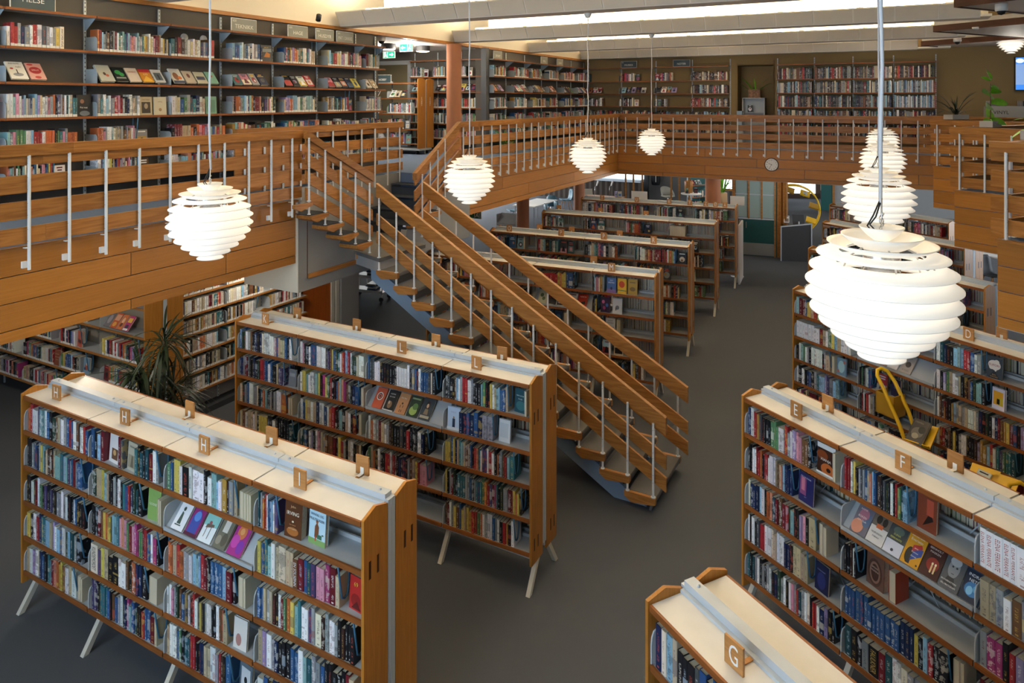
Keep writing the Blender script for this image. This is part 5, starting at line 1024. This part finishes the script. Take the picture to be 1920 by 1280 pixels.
domecam('white dome camera under the nearest right-hand soffit', MX((6.72, 9.55, 5.72))); domecam('white dome camera under the farther right-hand soffit', MX((9.35, 14.6, 5.72))); domecam('small dome camera at the end of the left wall shelving', MX(P(-1.9, 7.4, 5.62)))
sd = thing('smoke_detector', 'white smoke detector under the middle right-hand soffit', 'detector', MX((8.4, 12.6, 5.72))); mb = MB(); mb.lathe([(0, 0), (.06, 0), (.05, -.035), (0, -.045)], 18); mb.build('body', WHITE, sd, None, True)
for a, b, lab in ((-1.76, 3.35, 'round white disc on the left wall above the books'), (-1.76, 3.05, 'half hidden round disc beside the slotted upright')):
    r = thing('wall_disc', lab, 'vent', MX(P(a, b, 5.24), AE2)); mb = MB(); mb.lathe([(0, .02), (.05, .018), (.055, 0)], 20); mb.build('cover', WHITE, r, RX(math.pi/2), True)
rr_ = thing('track_spotlight', 'small black spotlight at the top edge above the left wall', 'lamp', MX(P(-1.2, 5.0, 5.72))); mb = MB(); mb.tube([(0, 0, 0), (0, -.05, -.09)], .04, 12); mb.build('body', BLACK, rr_, None, True)
# ------------------------------------------------------------------ upper floor extras: hobby case, screen, record crate
HB = wall_shelf('the mobile HOBBY case', 'mobile bookcase on castors with HOBBY lettering on its wooden ends', MX(P(-2.9-1.9, 10.25), AE1), [.95]*2, [FL2+1.66, FL2+1.30, FL2+.94, FL2+.58, FL2+.24], .22, rw, {}, top_z=FL2+1.7, display_row=1, tri=False, name='bookcase', pal=PAL_LIB)
for y0, nm in ((-.31, 'front'), (.03, 'rear')):
    mb = MB(); mb.prism([(y0, FL2+.14), (y0+.29, FL2+.14), (y0+.29, FL2+1.74), (y0+.145, FL2+1.77), (y0, FL2+1.74)], 1.9, 1.922, 'x'); e = mb.build('end_panel', WXV, HB)
    mb = MB(); add_text(mb, 'HOBBY', lambda x, y: (1.9235, y0+.14-y, FL2+1.22-x), .045); mb.build('lettering', WHITE, e)
mb = MB(); mb.box(1.88, 1.92, -.02, .012, FL2+.12, FL2+1.72); mb.box(0, 1.92, -.25, .24, FL2+.09, FL2+.14); mb.build('base_frame', ALU, HB)
for x in (.1, 1.82):
    for y in (-.2, .19): mb = MB(); mb.lathe([(0, -.012), (.045, -.012), (.045, .012), (0, .012)], 16); mb.build('castor', BLACK, HB, T3(x, y, FL2+.046) @ RY(math.pi/2), True)
topic('', 'HOBBY', MX(P(-4.1, 10.2, FL2+1.665), AE1), 'dark HOBBY sign on the mobile case in front of the doorway', .5, .2, SIGNB, .05)
scn = thing('info_screen', 'blue information screen on the tan wall at the edge', 'screen', MX(P(9.66, 17.22, 5.03), AE1) @ Matrix.Diagonal((.82, 1, .8, 1)))
mb = MB(); mb.box(-.42, .5, -.04, .06, -.5, .5); mb.build('bezel', BLACK, scn)
mb = MB(); mb.box(-.4, .48, -.043, -.041, -.48, .48); mb.build('panel', SCRG, scn)
for z0, z1 in ((.28, .48), (-.48, -.33)): mb = MB(); mb.box(-.4, .48, -.046, -.044, z0, z1); mb.build('banner', SCRB, scn)
mb = MB(); add_text(mb, 'Hei', lambda x, y: (.36+x, -.048, .38+y), .06); add_text(mb, 'JAKTEN PÅ', lambda x, y: (.12+x, -.048, .02+y), .07); add_text(mb, 'STJERNESTØV', lambda x, y: (.12+x, -.048, -.08+y), .07, .6)
mb.add([(-.3+.1*math.cos(k*.628), -.048, .38+.07*math.sin(k*.628)) for k in range(10)], [tuple(range(10))]); mb.box(-.05, .4, -.048, -.047, -.44, -.37); mb.box(.1, .3, -.048, -.047, .1, .12); mb.box(0, .3, -.048, -.047, -.2, -.18); mb.build('lettering', SCRW, scn)
vb = thing('record_crate', 'grey crate of records lettered VINYL on the upper floor', 'crate', MX((11.3, 15.6, FL2), AE1+.1))
mb = MB(); mb.box(-.5, .5, -.02, 0, .2, 1.12); mb.box(-.5, .5, .5, .52, .2, 1.12); mb.box(-.5, -.48, 0, .5, .2, 1.12); mb.box(.48, .5, 0, .5, .2, 1.12); mb.box(-.5, .5, 0, .5, .2, .3); mb.box(-.45, -.4, 0, .05, 0, .2); mb.box(.4, .45, 0, .05, 0, .2); mb.box(-.45, -.4, .45, .5, 0, .2); mb.box(.4, .45, .45, .5, 0, .2); mb.build('box', mat('crate_grey', S('8d8a86'), .6), vb)
mb = MB(); add_text(mb, 'VINYL', lambda x, y: (-.28+x, -.0215, .98+y), .075); mb.build('lettering', BLACK, vb)
rz = random.Random(4)
for k in range(26): tag(obj('record_sleeve', cached(('rec', k % 6), lambda: MB().box(0, .3, 0, .012, 0, .31).mesh('record_sleeve', mat('sleeve', S(rz.choice(['a8a29a', '5a5450', '2c2a2c', 'c8c0b8', '7a5a4a', '4a5a6a'])), .5))), None, MX((11.3, 15.6, FL2), AE1+.1) @ T3(-.47+.62*(k % 2)-(.0), .03+.017*k, .93) @ RX(-.12)), 'record sleeve standing upright in the crate lettered VINYL', 'record', 'records in the VINYL crate')
# ------------------------------------------------------------------ yellow trolley between the right-hand bookcases
YM = MX((4.17, 7.93, 0), D2(-63.26))
yt = thing('book_trolley', 'yellow tubular book trolley standing between bookcases E and D', 'trolley', YM)
mb = MB(); mb.tube([(.50, -.05, .02), (.46, -.05, .45), (.30, -.05, .82), (.10, -.05, 1.17), (.03, -.05, 1.28), (.01, -.02, 1.33), (.02, .03, 1.345), (.06, .08, 1.32), (.14, .10, 1.22), (.30, .10, .95), (.48, .10, .5), (.52, .10, .02)], .021, 10); mb.build('handle_loop', YEL, yt, None, True)
mb = MB(); mb.tube([(1.38, -.05, .02), (1.36, -.05, .60), (1.40, -.03, .72), (1.46, .03, .75), (1.5, .09, .70), (1.5, .10, .02)], .021, 10); mb.build('handle_loop', YEL, yt, None, True)
mb = MB()
for p0, p1 in (((.50, -.05, .12), (1.38, -.05, .12)), ((.52, .10, .12), (1.5, .10, .12)), ((.50, -.05, .12), (.52, .10, .12)), ((1.38, -.05, .12), (1.5, .10, .12))): mb.tube([p0, p1], .016, 8)
mb.build('base_frame', YEL, yt, None, True)
mb = MB(); mb.box(0, .012, -.1, .1, 0, .24); mb.box(0, .22, -.1, -.09, 0, .24); mb.box(.21, .222, -.1, .1, 0, .24); mb.box(0, .22, -.1, .1, 0, .01); mb.build('bin', YELD, yt, T3(.0, .06, .86))
for k, (x, z) in enumerate(((.48, .78), (1.10, .60), (1.27, .60))):
    mb = MB(); mb.box(-.13, .13, -.12, .14, -.012, 0); mb.box(-.13, .13, -.13, -.12, -.012, .04); mb.build('tray', YEL, yt, T3(x, .05, z) @ RX(.7) @ RZ(.12))
face_book('steffen', YM @ T3(.46, -.075, .715), tilt=.72, spin=-.1)
face_book('rnd', YM @ T3(1.10, -.035, .535), tilt=.80, label='book lying on the second tilted tray of the yellow trolley')
# ------------------------------------------------------------------ lower floor beyond the bookcases
dm = MX((6.38, 19.86, 0), D2(-20))
dr = struct('door_3', MB().box(0, 1.12, -.02, .04, 0, FB), TEAL, dm)
fr = MB()
for x in (-.09, .33, .68, 1.03): fr.box(x, x+.05 if x > 0 else 0, -.05, .05, 1.05 if 0 < x < 1 else 0, FB)
fr.build('frame', WX, dr)
for i in range(3):
    x = .01+.35*i; mb = MB(); mb.box(x, x+.32 if i else x+.31, -.034, -.022, 1.08, FB-.02); mb.build('frosted_pane', GLASSF, dr)
mb = MB(); mb.box(0, 1.05, -.045, -.03, 1.03, 1.07); mb.box(0, 1.05, -.045, -.03, 1.72, 1.75); mb.build('glazing_bar', ALU, dr)
mb = MB(); mb.box(.22, 1.03, -.03, -.02, .02, .36); mb.box(0, .17, -.03, -.02, .02, .36); mb.build('kick_plate', STEEL, dr)
mb = MB(); mb.box(.10, .2, -.035, -.02, .72, 1.0); mb.box(.28, .3, -.06, -.02, .78, .95); mb.build('handle', STEEL, dr)
for i in range(4): mb = MB(); mb.box(0, .05, -.06, .06, 0, FB); mb.build('folding_slat', WX, dr, T3(1.10+i*.075, 0, 0) @ RZ(.35*(-1)**i))
tl = struct('wall_teal', MB().box(0, .42, 0, .1, 0, FB+.3), TEAL, MX((12.35, 27.8, 0), AE1))
struct('trim_3', MB().box(.42, .5, -.03, .1, 0, FB+.3), WX, MX((12.35, 27.8, 0), AE1))
struct('wall_entrance', MB().box(.5, 6.5, .02, .1, 0, FB+.3), WALLG, MX((12.35, 27.8, 0), AE1))
d4 = struct('door_4', MB().box(-3.3, -3.2, 0, .12, 0, 2.7).box(-1.72, -1.55, 0, .12, 0, 2.7).box(-.2, 0, 0, .12, 0, 2.7).box(-3.3, 0, 0, .12, 2.45, 2.7).box(-3.3, 0, 0, .12, 0, .22), mat('door_frame_bronze', S('5a463a'), .5), MX((13.75, 31.0, 0), D2(-8)))
mb = MB(); mb.box(-3.2, -1.72, .05, .06, .22, 2.45); mb.box(-1.55, -.2, .05, .06, .22, 2.45); mb.build('pane', SKYW, d4)
exit_sign('pale exit sign over the entrance doors behind the yellow wheel', MX((12.3, 30.0, 2.15), D2(-8)), True, True)
struct('wall_far_lower', MB().box(-9, -.5, 26.2, 26.3, 0, FB+.3).box(-.5, 2.3, 29.5, 29.6, 0, FB+.3).box(10.0, 16, 32, 32.1, 0, 3), mat('far_grey_wall', S('6a6765'), .8), MH)
w1 = struct('window_1', MB().box(0, 1.2, -.03, .05, .9, .98).box(0, .06, -.03, .05, .9, FB).box(1.14, 1.2, -.03, .05, .9, FB), WX, MX((8.05, 27.0, 0), AE1)); mb = MB(); mb.box(.06, 1.14, 0, .02, .98, FB); mb.build('pane', SKYW, w1)
w2 = struct('window_2', MB().box(-3.0, 1.9, -.5, 0, .95, 1.05), mat('window_sill_pale', S('b8c4d0'), .5), MX((3.9, 30.3, 0), AE1))
mb = MB(); mb.box(-3.0, 1.9, -.02, 0, 1.05, 1.75); mb.build('pane', SKYW, w2)
mb = MB(); n = 40; mb.prism([(-3.0+4.9*i/n, -.45+.03*(i % 2)) for i in range(n+1)]+[(1.9, -.40), (-3.0, -.40)], .1, .95); mb.build('pleated_skirt', mat('brown_curtain', S('3c342e'), .9), w2)
# wooden partition frame with coats
pt = struct('wall_partition', MB().box(-.02, 4.1, 5.0, 5.1, 0, FB+.2), mat('partition_grey', S('5e5a58'), .8), MX((4.15, 25.4, 0), D2(-12)))
for x in (0, .28, .6, 1.62, 1.9, 2.25): mb = MB(); mb.box(-.03, .03, -.03, .03, 0, FB+.1); mb.build('timber_post', WX, pt, T3(x, 0, 0))
bg_ = thing('hanging_bag', 'black bag hanging in the partition with timber posts', 'bag', MX((6.15, 29.75, .75), D2(-12))); mb = MB(); mb.lathe([(0, 0), (.16, .02), (.19, .2), (.18, .5), (.12, .62), (0, .64)], 14); mb.build('body', BLACK, bg_, Matrix.Diagonal((1, .5, 1, 1)), True); mb = MB(); mb.box(-.015, .015, -.1, -.09, .15, .5); mb.build('stripe', WHITE, bg_)
ct = thing('hanging_coat', 'dark coat hanging beside the black bag', 'coat', MX((5.72, 29.8, .1), D2(-12))); mb = MB(); mb.lathe([(.0, 0), (.2, 0), (.17, .5), (.2, 1.1), (.08, 1.35), (0, 1.38)], 12); mb.build('body', DGREY, ct, Matrix.Diagonal((.8, .5, 1, 1)), True)
def tub(label, x, y, rz=0):
    r = thing('tub_chair', label, 'chair', MX((x, y, 0), rz)); mb = MB(); mb.lathe([(0, .44), (.27, .44), (.29, .40), (.1, .33), (0, .33)], 20); mb.build('seat', FAB, r, None, True)
    pts = []; v = []; f = []; n = 14
    for i in range(n+1):
        t = -math.pi*.05+math.pi*1.1*i/n; h = .44+.34*math.sin(max(0, min(math.pi, t)))**.5
        for q, rr2 in ((.42, .27), (h, .31), (h, .27), (.44, .24)): v.append((rr2*math.cos(t), rr2*math.sin(t), q))
        if i:
            a = 4*(i-1); b = 4*i; f += [(a+j, b+j, b+(j+1) % 4, a+(j+1) % 4) for j in range(4)]
    MB().add(v, f).build('backrest', FAB, r, None, True); mb = MB(); mb.lathe([(.22, 0), (.22, .02), (.03, .05), (.03, .34)], 16); mb.build('pedestal', CHROME, r, None, True)
tub('beige tub chair behind the partition with timber posts', 6.5, 29.0, .4)
def shellchair(label, x, y, rz, m=CHAIRB, legs=CHROME):
    r = thing('shell_chair', label, 'chair', MX((x, y, 0), rz), None)
    v = []; f = []; n = 6
    prof = [(-.24, .46), (-.1, .43), (.12, .43), (.2, .47), (.235, .62), (.25, .78), (.25, .86)]; wd = [.19, .22, .22, .2, .21, .19, .11]
    for i, ((y_, z), w_) in enumerate(zip(prof, wd)):
        for j in range(n+1): u = j/n*2-1; v.append((u*w_, y_-(.05*u*u if i > 2 else 0), z+(.03*u*u if i < 4 else 0)))
        if i:
            a = (n+1)*(i-1); b = (n+1)*i; f += [(a+j, a+j+1, b+j+1, b+j) for j in range(n)]
    o = MB().add(v, f).build('shell', m, r, None, True); md = o.modifiers.new('s', 'SOLIDIFY'); md.thickness = .014
    for sx in (-1, 1):
        for sy in (-1, 1): mb = MB(); mb.tube([(.12*sx, .1*sy, .43), (.21*sx, .22*sy, 0)], .011, 6); mb.build('leg', legs, r, None, True)
def table(label, x, y, rz, w_, d, h, top, leg):
    r = thing('table', label, 'table', MX((x, y, 0), rz)); mb = MB(); mb.box(-w_/2, w_/2, -d/2, d/2, h-.03, h); mb.build('tabletop', top, r)
    for sx in (-1, 1):
        for sy in (-1, 1): mb = MB(); mb.tube([(sx*(w_/2-.06), sy*(d/2-.06), 0), (sx*(w_/2-.06), sy*(d/2-.06), h-.03)], .02, 8); mb.build('leg', leg, r)
table('white study table beyond the columns', .85, 24.9, AE2, 1.9, .85, .74, WHITE, CHROME)
shellchair('blue grey shell chair tucked at the near side of the white study table', 1.35, 23.75, 1.7); shellchair('second blue grey shell chair along the white study table', 1.75, 24.6, 1.9); shellchair('blue grey shell chair at the far end of the white study table', 1.55, 26.1, 2.8)
shellchair('blue shell chair across the white study table', .1, 24.9, -1.2)
shellchair('teal backed wooden chair beside the second column', 2.15, 27.6, -1.3, CHAIRB, WX)
table('pale wooden reading table behind the farthest bookcase', 3.35, 26.2, AE1, 1.5, 1.1, .74, WL, WX)
for x, lab in ((3.1, 'thin desk lamp on the reading table, nearer the column'), (3.65, 'second thin desk lamp on the reading table')):
    r = thing('desk_lamp', lab, 'lamp', MX((x, 26.15, .74))); mb = MB(); mb.lathe([(0, 0), (.06, 0), (.06, .015), (.01, .02)], 14); mb.build('base', CHROME, r); mb = MB(); mb.tube([(0, 0, .02), (.02, 0, .4), (.1, 0, .46)], .007, 6); mb.build('arm', CHROME, r, None, True); mb = MB(); mb.tube([(.08, 0, .44), (.14, 0, .62)], [.02, .035], 8); mb.build('shade', WHITE, r)
for i, (x, c) in enumerate(((3.95, 'b'), (4.08, 'n'))): face_book('rnd', MX((x, 26.3, .74), .2), '', .1, label=['blue folder', 'bright green folder'][i]+' standing on the reading table')
def armchair(label, x, y, rz):
    r = thing('armchair', label, 'chair', MX((x, y, 0), rz)); mb = MB(); mb.box(-.26, .26, -.26, .26, .34, .44); mb.build('seat', FAB, r); mb = MB(); mb.prism([(.2, .42), (.28, .40), (.38, .86), (.31, .88)], -.26, .26, 'x'); mb.build('backrest', FAB, r)
    for sx in (-1, 1):
        mb = MB(); mb.tube([(sx*.3, -.26, 0), (sx*.3, -.24, .58), (sx*.3, .26, .56), (sx*.3, .34, 0)], .02, 6); mb.build('arm_frame', WX, r)
armchair('beige armchair with wooden arms at the end of the reading table', 4.45, 26.4, -1.2); armchair('beige armchair behind the reading table', 3.0, 27.3, .2)
# magazine holder, desk with papers, trolley
mg = thing('magazine_rack', 'grey sloping magazine rack before the first lower column', 'rack', MX((-.05, 18.9, 0), -.6))
for z in (.35, .75, 1.1): mb = MB(); mb.add([(-.3, -.2, z-.06), (.3, -.2, z-.06), (.3, .02, z+.22), (-.3, .02, z+.22), (-.3, -.19, z-.07), (.3, -.19, z-.07), (.3, .03, z+.21), (-.3, .03, z+.21)], [(0, 1, 2, 3), (7, 6, 5, 4), (0, 4, 5, 1), (1, 5, 6, 2), (2, 6, 7, 3), (3, 7, 4, 0)]); mb.box(-.3, .3, -.21, -.2, z-.07, z-.02); mb.build('sloping_shelf', SHELFG, mg)
mb = MB(); mb.box(-.32, -.3, -.2, .15, 0, 1.3); mb.box(.3, .32, -.2, .15, 0, 1.3); mb.build('side_panel', ALU, mg)
table('wooden desk with papers half hidden behind the stair rail', -.75, 15.6, -.5, 1.3, .7, .72, WX, BLACK)
for i, (x, y, lab) in enumerate(((-.95, 15.5, 'open grey laptop on the desk behind the stairs, nearer'), (-.35, 15.9, 'open grey laptop on the desk behind the stairs, farther'))):
    r = thing('laptop', lab, 'laptop', MX((x, y, .72), -.9)); mb = MB(); mb.box(-.16, .16, -.11, .11, 0, .015); mb.build('keyboard', ALU, r); mb = MB(); mb.box(-.16, .16, 0, .008, 0, .21); mb.build('lid', DGREY, r, T3(0, .11, .015) @ RX(-.3))
tr = thing('book_cart', 'white wire book cart with books beyond the grey pier', 'trolley', MX((-3.15, 15.45, 0), -.35))
mb = MB()
for z in (.18, .5, .85): mb.box(-.42, .42, -.2, .2, z, z+.02); mb.box(-.42, .42, -.21, -.2, z, z+.06)
mb.build('shelf', WHITE, tr)
mb = MB()
for x in (-.4, -.2, 0, .2, .4): mb.tube([(x, .19, .12), (x, .19, 1.05)], .008, 6)
for x in (-.41, .41): mb.tube([(x, -.19, .1), (x, -.19, 1.05), (x, .19, 1.05), (x, .19, .1)], .012, 6)
mb.build('wire_frame', WHITE, tr)
for sx in (-1, 1):
    for sy in (-1, 1): mb = MB(); mb.lathe([(0, -.015), (.05, -.015), (.05, .015), (0, .015)], 14); mb.build('castor', DGREY, tr, T3(.38*sx, .17*sy, .05) @ RX(math.pi/2))
rb = random.Random(9)
for lev, z in enumerate((.2, .52)):
    x = -.1; 
    for k in range(5):
        h = rb.uniform(.025, .05); c = rb.choice('wrkbeW')
        r = obj('book', cached(('flatbook', c, k), lambda: MB().box(-.1, .1, -.14, .14, 0, .03).mesh('book', mat('flat_book', S(COLS[c]), .5))), None, MX((-3.15, 15.45, 0), -.35) @ T3(.1+rb.uniform(-.02, .02), rb.uniform(-.02, .02), z+.031*k) @ RZ(rb.uniform(-.2, .2)))
        tag(r, '%s book %s in the pile on the %s of the white cart' % (CNAME[c], od(k+1)+' from bottom', 'lower shelf' if lev == 0 else 'middle shelf'), 'book', 'piled books on the cart')
# round table, display shelf, pouf, sign boards
rt = thing('round_table', 'small round white table seen beside the fourth column', 'table', MX((6.44, 25.0, 0))); mb = MB(); mb.lathe([(0, 1.02), (.36, 1.02), (.36, 1.05), (0, 1.05)], 28); mb.build('tabletop', WHITE, rt); mb = MB(); mb.lathe([(.25, 0), (.25, .02), (.03, .04), (.03, 1.02)], 20); mb.build('pedestal', ALU, rt, None, True)
for x, y, k, lab in ((6.3, 24.95, 'rnd', 'picture book standing on the small round table'), (6.62, 25.05, 'rnd', 'second picture book standing on the small round table')): face_book(k, MX((x, y, 1.05), -.3), '', .15, label=lab)
bx_ = tag(MB().lathe([(0, 0), (.14, 0), (.15, .4), (.14, .42), (.13, .38), (0, .38)], 20).build('wooden_bin', WX, None, MX((6.4, 25.2, 1.05)), True), 'wooden bin standing on the small round table', 'bin')
dsf = wall_shelf('the slanted display', 'display shelving with a teal side before the fourth column', MX((6.7, 26.6, 0), D2(25)), [.9], [2.1, 1.6, 1.15, .7, .3], .25, rw, {}, top_z=2.2, back=TEAL, tri=False, display_row=2, pal=PAL_LIB, lab=0, brk=BRK)
pf = thing('pouf', 'round pouf with a leafy green pattern behind the farthest bookcase', 'seat', MX((5.67, 24.0, 0))); mb = MB(); mb.lathe([(0, 0), (.36, 0), (.42, .2), (.40, .42), (.3, .48), (0, .5)], 24); mb.build('cushion', mat('leafy_fabric', S('7f9284'), .9, var=.6, bscale=16), pf, T3(0, 0, .42), True); mb = MB(); mb.lathe([(0, 0), (.4, 0), (.4, .42), (0, .42)], 24); mb.build('base', FAB, pf)
for x, y, w_, lab in ((3.35, 18.3, .42, 'blank white sign board standing behind the farthest bookcase near the partition'), (5.62, 17.35, .34, 'blank white sign board standing behind the farthest bookcase near its end')):
    r = thing('sign_board', lab, 'sign', MX((x, y, 0), D2(-24))); mb = MB(); mb.box(-w_/2, w_/2, -.01, .01, 1.78, 2.0); mb.build('board', WHITE, r); mb = MB(); mb.tube([(0, .02, 0), (0, .02, 1.85)], .015, 8); mb.lathe([(0, 0), (.16, 0), (.16, .015), (0, .02)], 16); mb.build('stand', ALU, r)
wp = tag(MB().box(-.02, .02, -.45, .3, 0, 1.42).build('white_end_board', WHITE, None, MX((5.60, 17.0, 0), D2(-24))), 'plain white board standing against the end of the farthest bookcase', 'board')
spiky('tall green plant in a basket beside the fourth column', MX((7.95, 26.3, 0)), 26, .95, LEAFB, 'basket_plant', pot=lambda r: MB().lathe([(0, 0), (.16, 0), (.2, .5), (.18, .9), (0, .9)], 18).build('basket', POT, r, None, True), up=(.5, 1.45), W=.05)
for o_ in [o for o in bpy.data.objects if o.name.startswith('leaf') and o.parent and o.parent.name == 'basket_plant']: o_.location.z += .82
# grey kiosk, yellow wheel, white counter
kk = thing('self_service_kiosk', 'dark grey kiosk panel with pale frame by the teal door', 'kiosk', MX((7.38, 19.05, 0), D2(-10)))
mb = MB(); mb.prism([(0, 0), (.76, 0), (.76, 1.02), (0, .92)], -.02, .02, 'y'); mb.build('panel', DGREY, kk)
mb = MB(); mb.prism([(-.02, 0), (0, 0), (0, .92), (-.02, .92)], -.03, .03, 'y'); mb.prism([(.76, 0), (.79, 0), (.79, 1.03), (.76, 1.03)], -.03, .03, 'y'); mb.prism([(-.02, .92), (.79, 1.02), (.79, 1.05), (-.02, .945)], -.03, .03, 'y'); mb.build('frame', ALU, kk)
mb = MB(); mb.box(.77, .79, 0, .6, 0, .95); mb.box(.1, .79, .02, .6, .85, .92); mb.build('cabinet', BLACK, kk)
mb = MB(); mb.box(.35, .65, .1, .13, .0, .34); mb.build('screen', DGREY, kk, T3(0, .1, .95) @ RX(-.4)); mb = MB(); mb.tube([(.5, .2, .9), (.5, .22, 1.05)], .02, 8); mb.build('stand', ALU, kk)
face_book('rnd', MX((7.62, 19.3, 1.0), -.4), '', .5, label='pale blue booklet leaning on the grey kiosk')
yw = thing('book_carousel', 'yellow steel book wheel with tilted trays before the entrance', 'stand', MX((9.15, 22.6, 0), D2(-20)))
for y in (-.16, .16): mb = MB(); mb.tube([(.78*math.cos(k*math.pi/16), y, .86+.78*math.sin(k*math.pi/16)) for k in range(33)], .022, 8); mb.build('ring', YEL, yw, None, True)
for k in range(8):
    t = k*math.pi/4+.2; mb = MB(); mb.box(-.15, .15, -.15, .15, 0, .012); mb.box(-.15, .15, -.16, -.15, 0, .05); mb.build('tray', YEL if k % 2 else YELD, yw, T3(.62*math.cos(t), 0, .86+.62*math.sin(t)) @ RY(.3) @ RX(.5))
mb = MB(); mb.tube([(-.1, -.16, .08), (-.1, .16, .08)], .02, 8); mb.tube([(.1, -.16, .08), (.1, .16, .08)], .02, 8); mb.box(-.4, .4, -.3, .3, 0, .05); mb.build('foot', YEL, yw)
for k in (1, 3, 6): t = k*math.pi/4+.2; face_book('rnd', MX((9.15, 22.6, 0), D2(-20)) @ T3(.62*math.cos(t), -.12, .80+.62*math.sin(t)), '', .9, label='book on the %s tray of the yellow book wheel' % ['', 'upper', '', 'far', '', '', 'lower'][k])
wc = thing('white_counter', 'white counter with a red diamond mark under the right-hand gallery', 'counter', MX((15.5, 26.6, 0), D2(-6))); mb = MB(); mb.box(-.55, 1.1, 0, .5, .08, 1.0); mb.build('body', WHITE, wc); mb = MB(); mb.box(-.5, 1.05, .05, .45, 0, .08); mb.build('plinth', BLACK, wc)
mb = MB(); mb.add([(0, -.004, .62), (.12, -.004, .74), (0, -.004, .86), (-.12, -.004, .74)], [(0, 1, 2, 3)]); mb.build('diamond_mark', RED, wc); mb = MB(); mb.box(-.2, .3, -.004, -.002, .5, .52); mb.add([(.3, -.004, .2), (.55, -.004, .08), (.55, -.004, .55), (.45, -.004, .6)], [(0, 1, 2, 3)]); mb.build('print', WX, wc)
table('white table under the right-hand gallery behind bookcases', 11.5, 16.7, AR, 1.6, .9, .74, WHITE, BLACK)
for i, (x, y, rz_, lab) in enumerate(((10.85, 15.7, .3, 'dark wooden chair beside the white table, nearer the bookcase end'), (11.3, 15.3, .1, 'dark wooden chair beside the white table, nearer the fascia'))): shellchair(lab, x, y, rz_, DGREY, WX)
# ------------------------------------------------------------------ finish the books: the 300 that show largest as things, the rest as one mass
f_, yh = 1304, 187.5
def proj(p): return (960+f_*p.x/p.y, yh+f_*(EYE-p.z)/p.y) if p.y > .3 else None
scored = []
for bk in BOOKS:
    M, t, h, d = bk[:4]; a = proj(M @ Vector((0, 0, 0))); b = proj(M @ Vector((t, 0, h))); s = 0
    if a and b:
        c = ((a[0]+b[0])/2, (a[1]+b[1])/2)
        if 5 < c[0] < 1915 and 5 < c[1] < 1272:
            v = M @ Vector((t/2, 0, h/2)); n = (M.to_3x3() @ Vector((0, -1, 0))); fac = n.dot((Vector((0, 0, EYE))-v).normalized())
            s = t*h*max(fac, 0)/v.y**2
            if M.translation.z < .36 or 'M bookcase' in bk[10]: s *= .5
    scored.append((s, bk))
scored.sort(key=lambda q: -q[0])
mass = MB(); rt_ = random.Random(77)
def clampt(bk, lim): return bk
for i, (s, bk) in enumerate(scored):
    M, t, h, d, code, bc, seed, lab, rev, ttl, where, n = bk
    tc = tcol_for(bc, rt_)
    if i < 300 or (ttl and s > 0):
        g = MB(); book_geo(g, t, h, d, bc, tc, seed, -2.0 if ttl else lab, rev, pages=rev)
        if 'ELENA' in ttl: tc = S('a04038')
        nm = CNAME[code]
        o = tag(g.build('book', BOOK, None, M, attrs=True), '%s book, %s on %s' % (nm, od(n), where.replace(', thick', '')), 'book', 'books standing in the bookcases')
        if not rev: g = MB(); page_geo(g, t, h, d); g.build('page_block', PAGE, o)
        if ttl:
            g = MB(); add_text(g, ttl, lambda x, y: (t/2+y, -.0008, h*.5-x), t*.55, h*.8, col=(tc if sum(tc) != 0 else (1, 1, 1))); g.build('title', PRINT, o, None, attrs=True)
    else:
        mass.T = M; book_geo(mass, t, h, d, bc, tc, seed, lab, rev)
for M, t, h, d, code in BACK:
    mass.T = M; bc = jit(S(COLS[code]), rt_); book_geo(mass, t, h, d, bc, tcol_for(bc, rt_), rt_.random(), 0)
o = mass.build('shelved_books', BOOK, None, None, attrs=True); tag(o, 'the many smaller books filling the farther shelves', 'books', None, 'stuff')
for q in bpy.data.objects:
    if q.get('label') and len(q['label'].split()) > 16: print('LONG', q['label'])
print('BOOKS', len(BOOKS), 'BACK', len(BACK), 'OBJ', len(bpy.data.objects), 'FACES', len(mass.f))
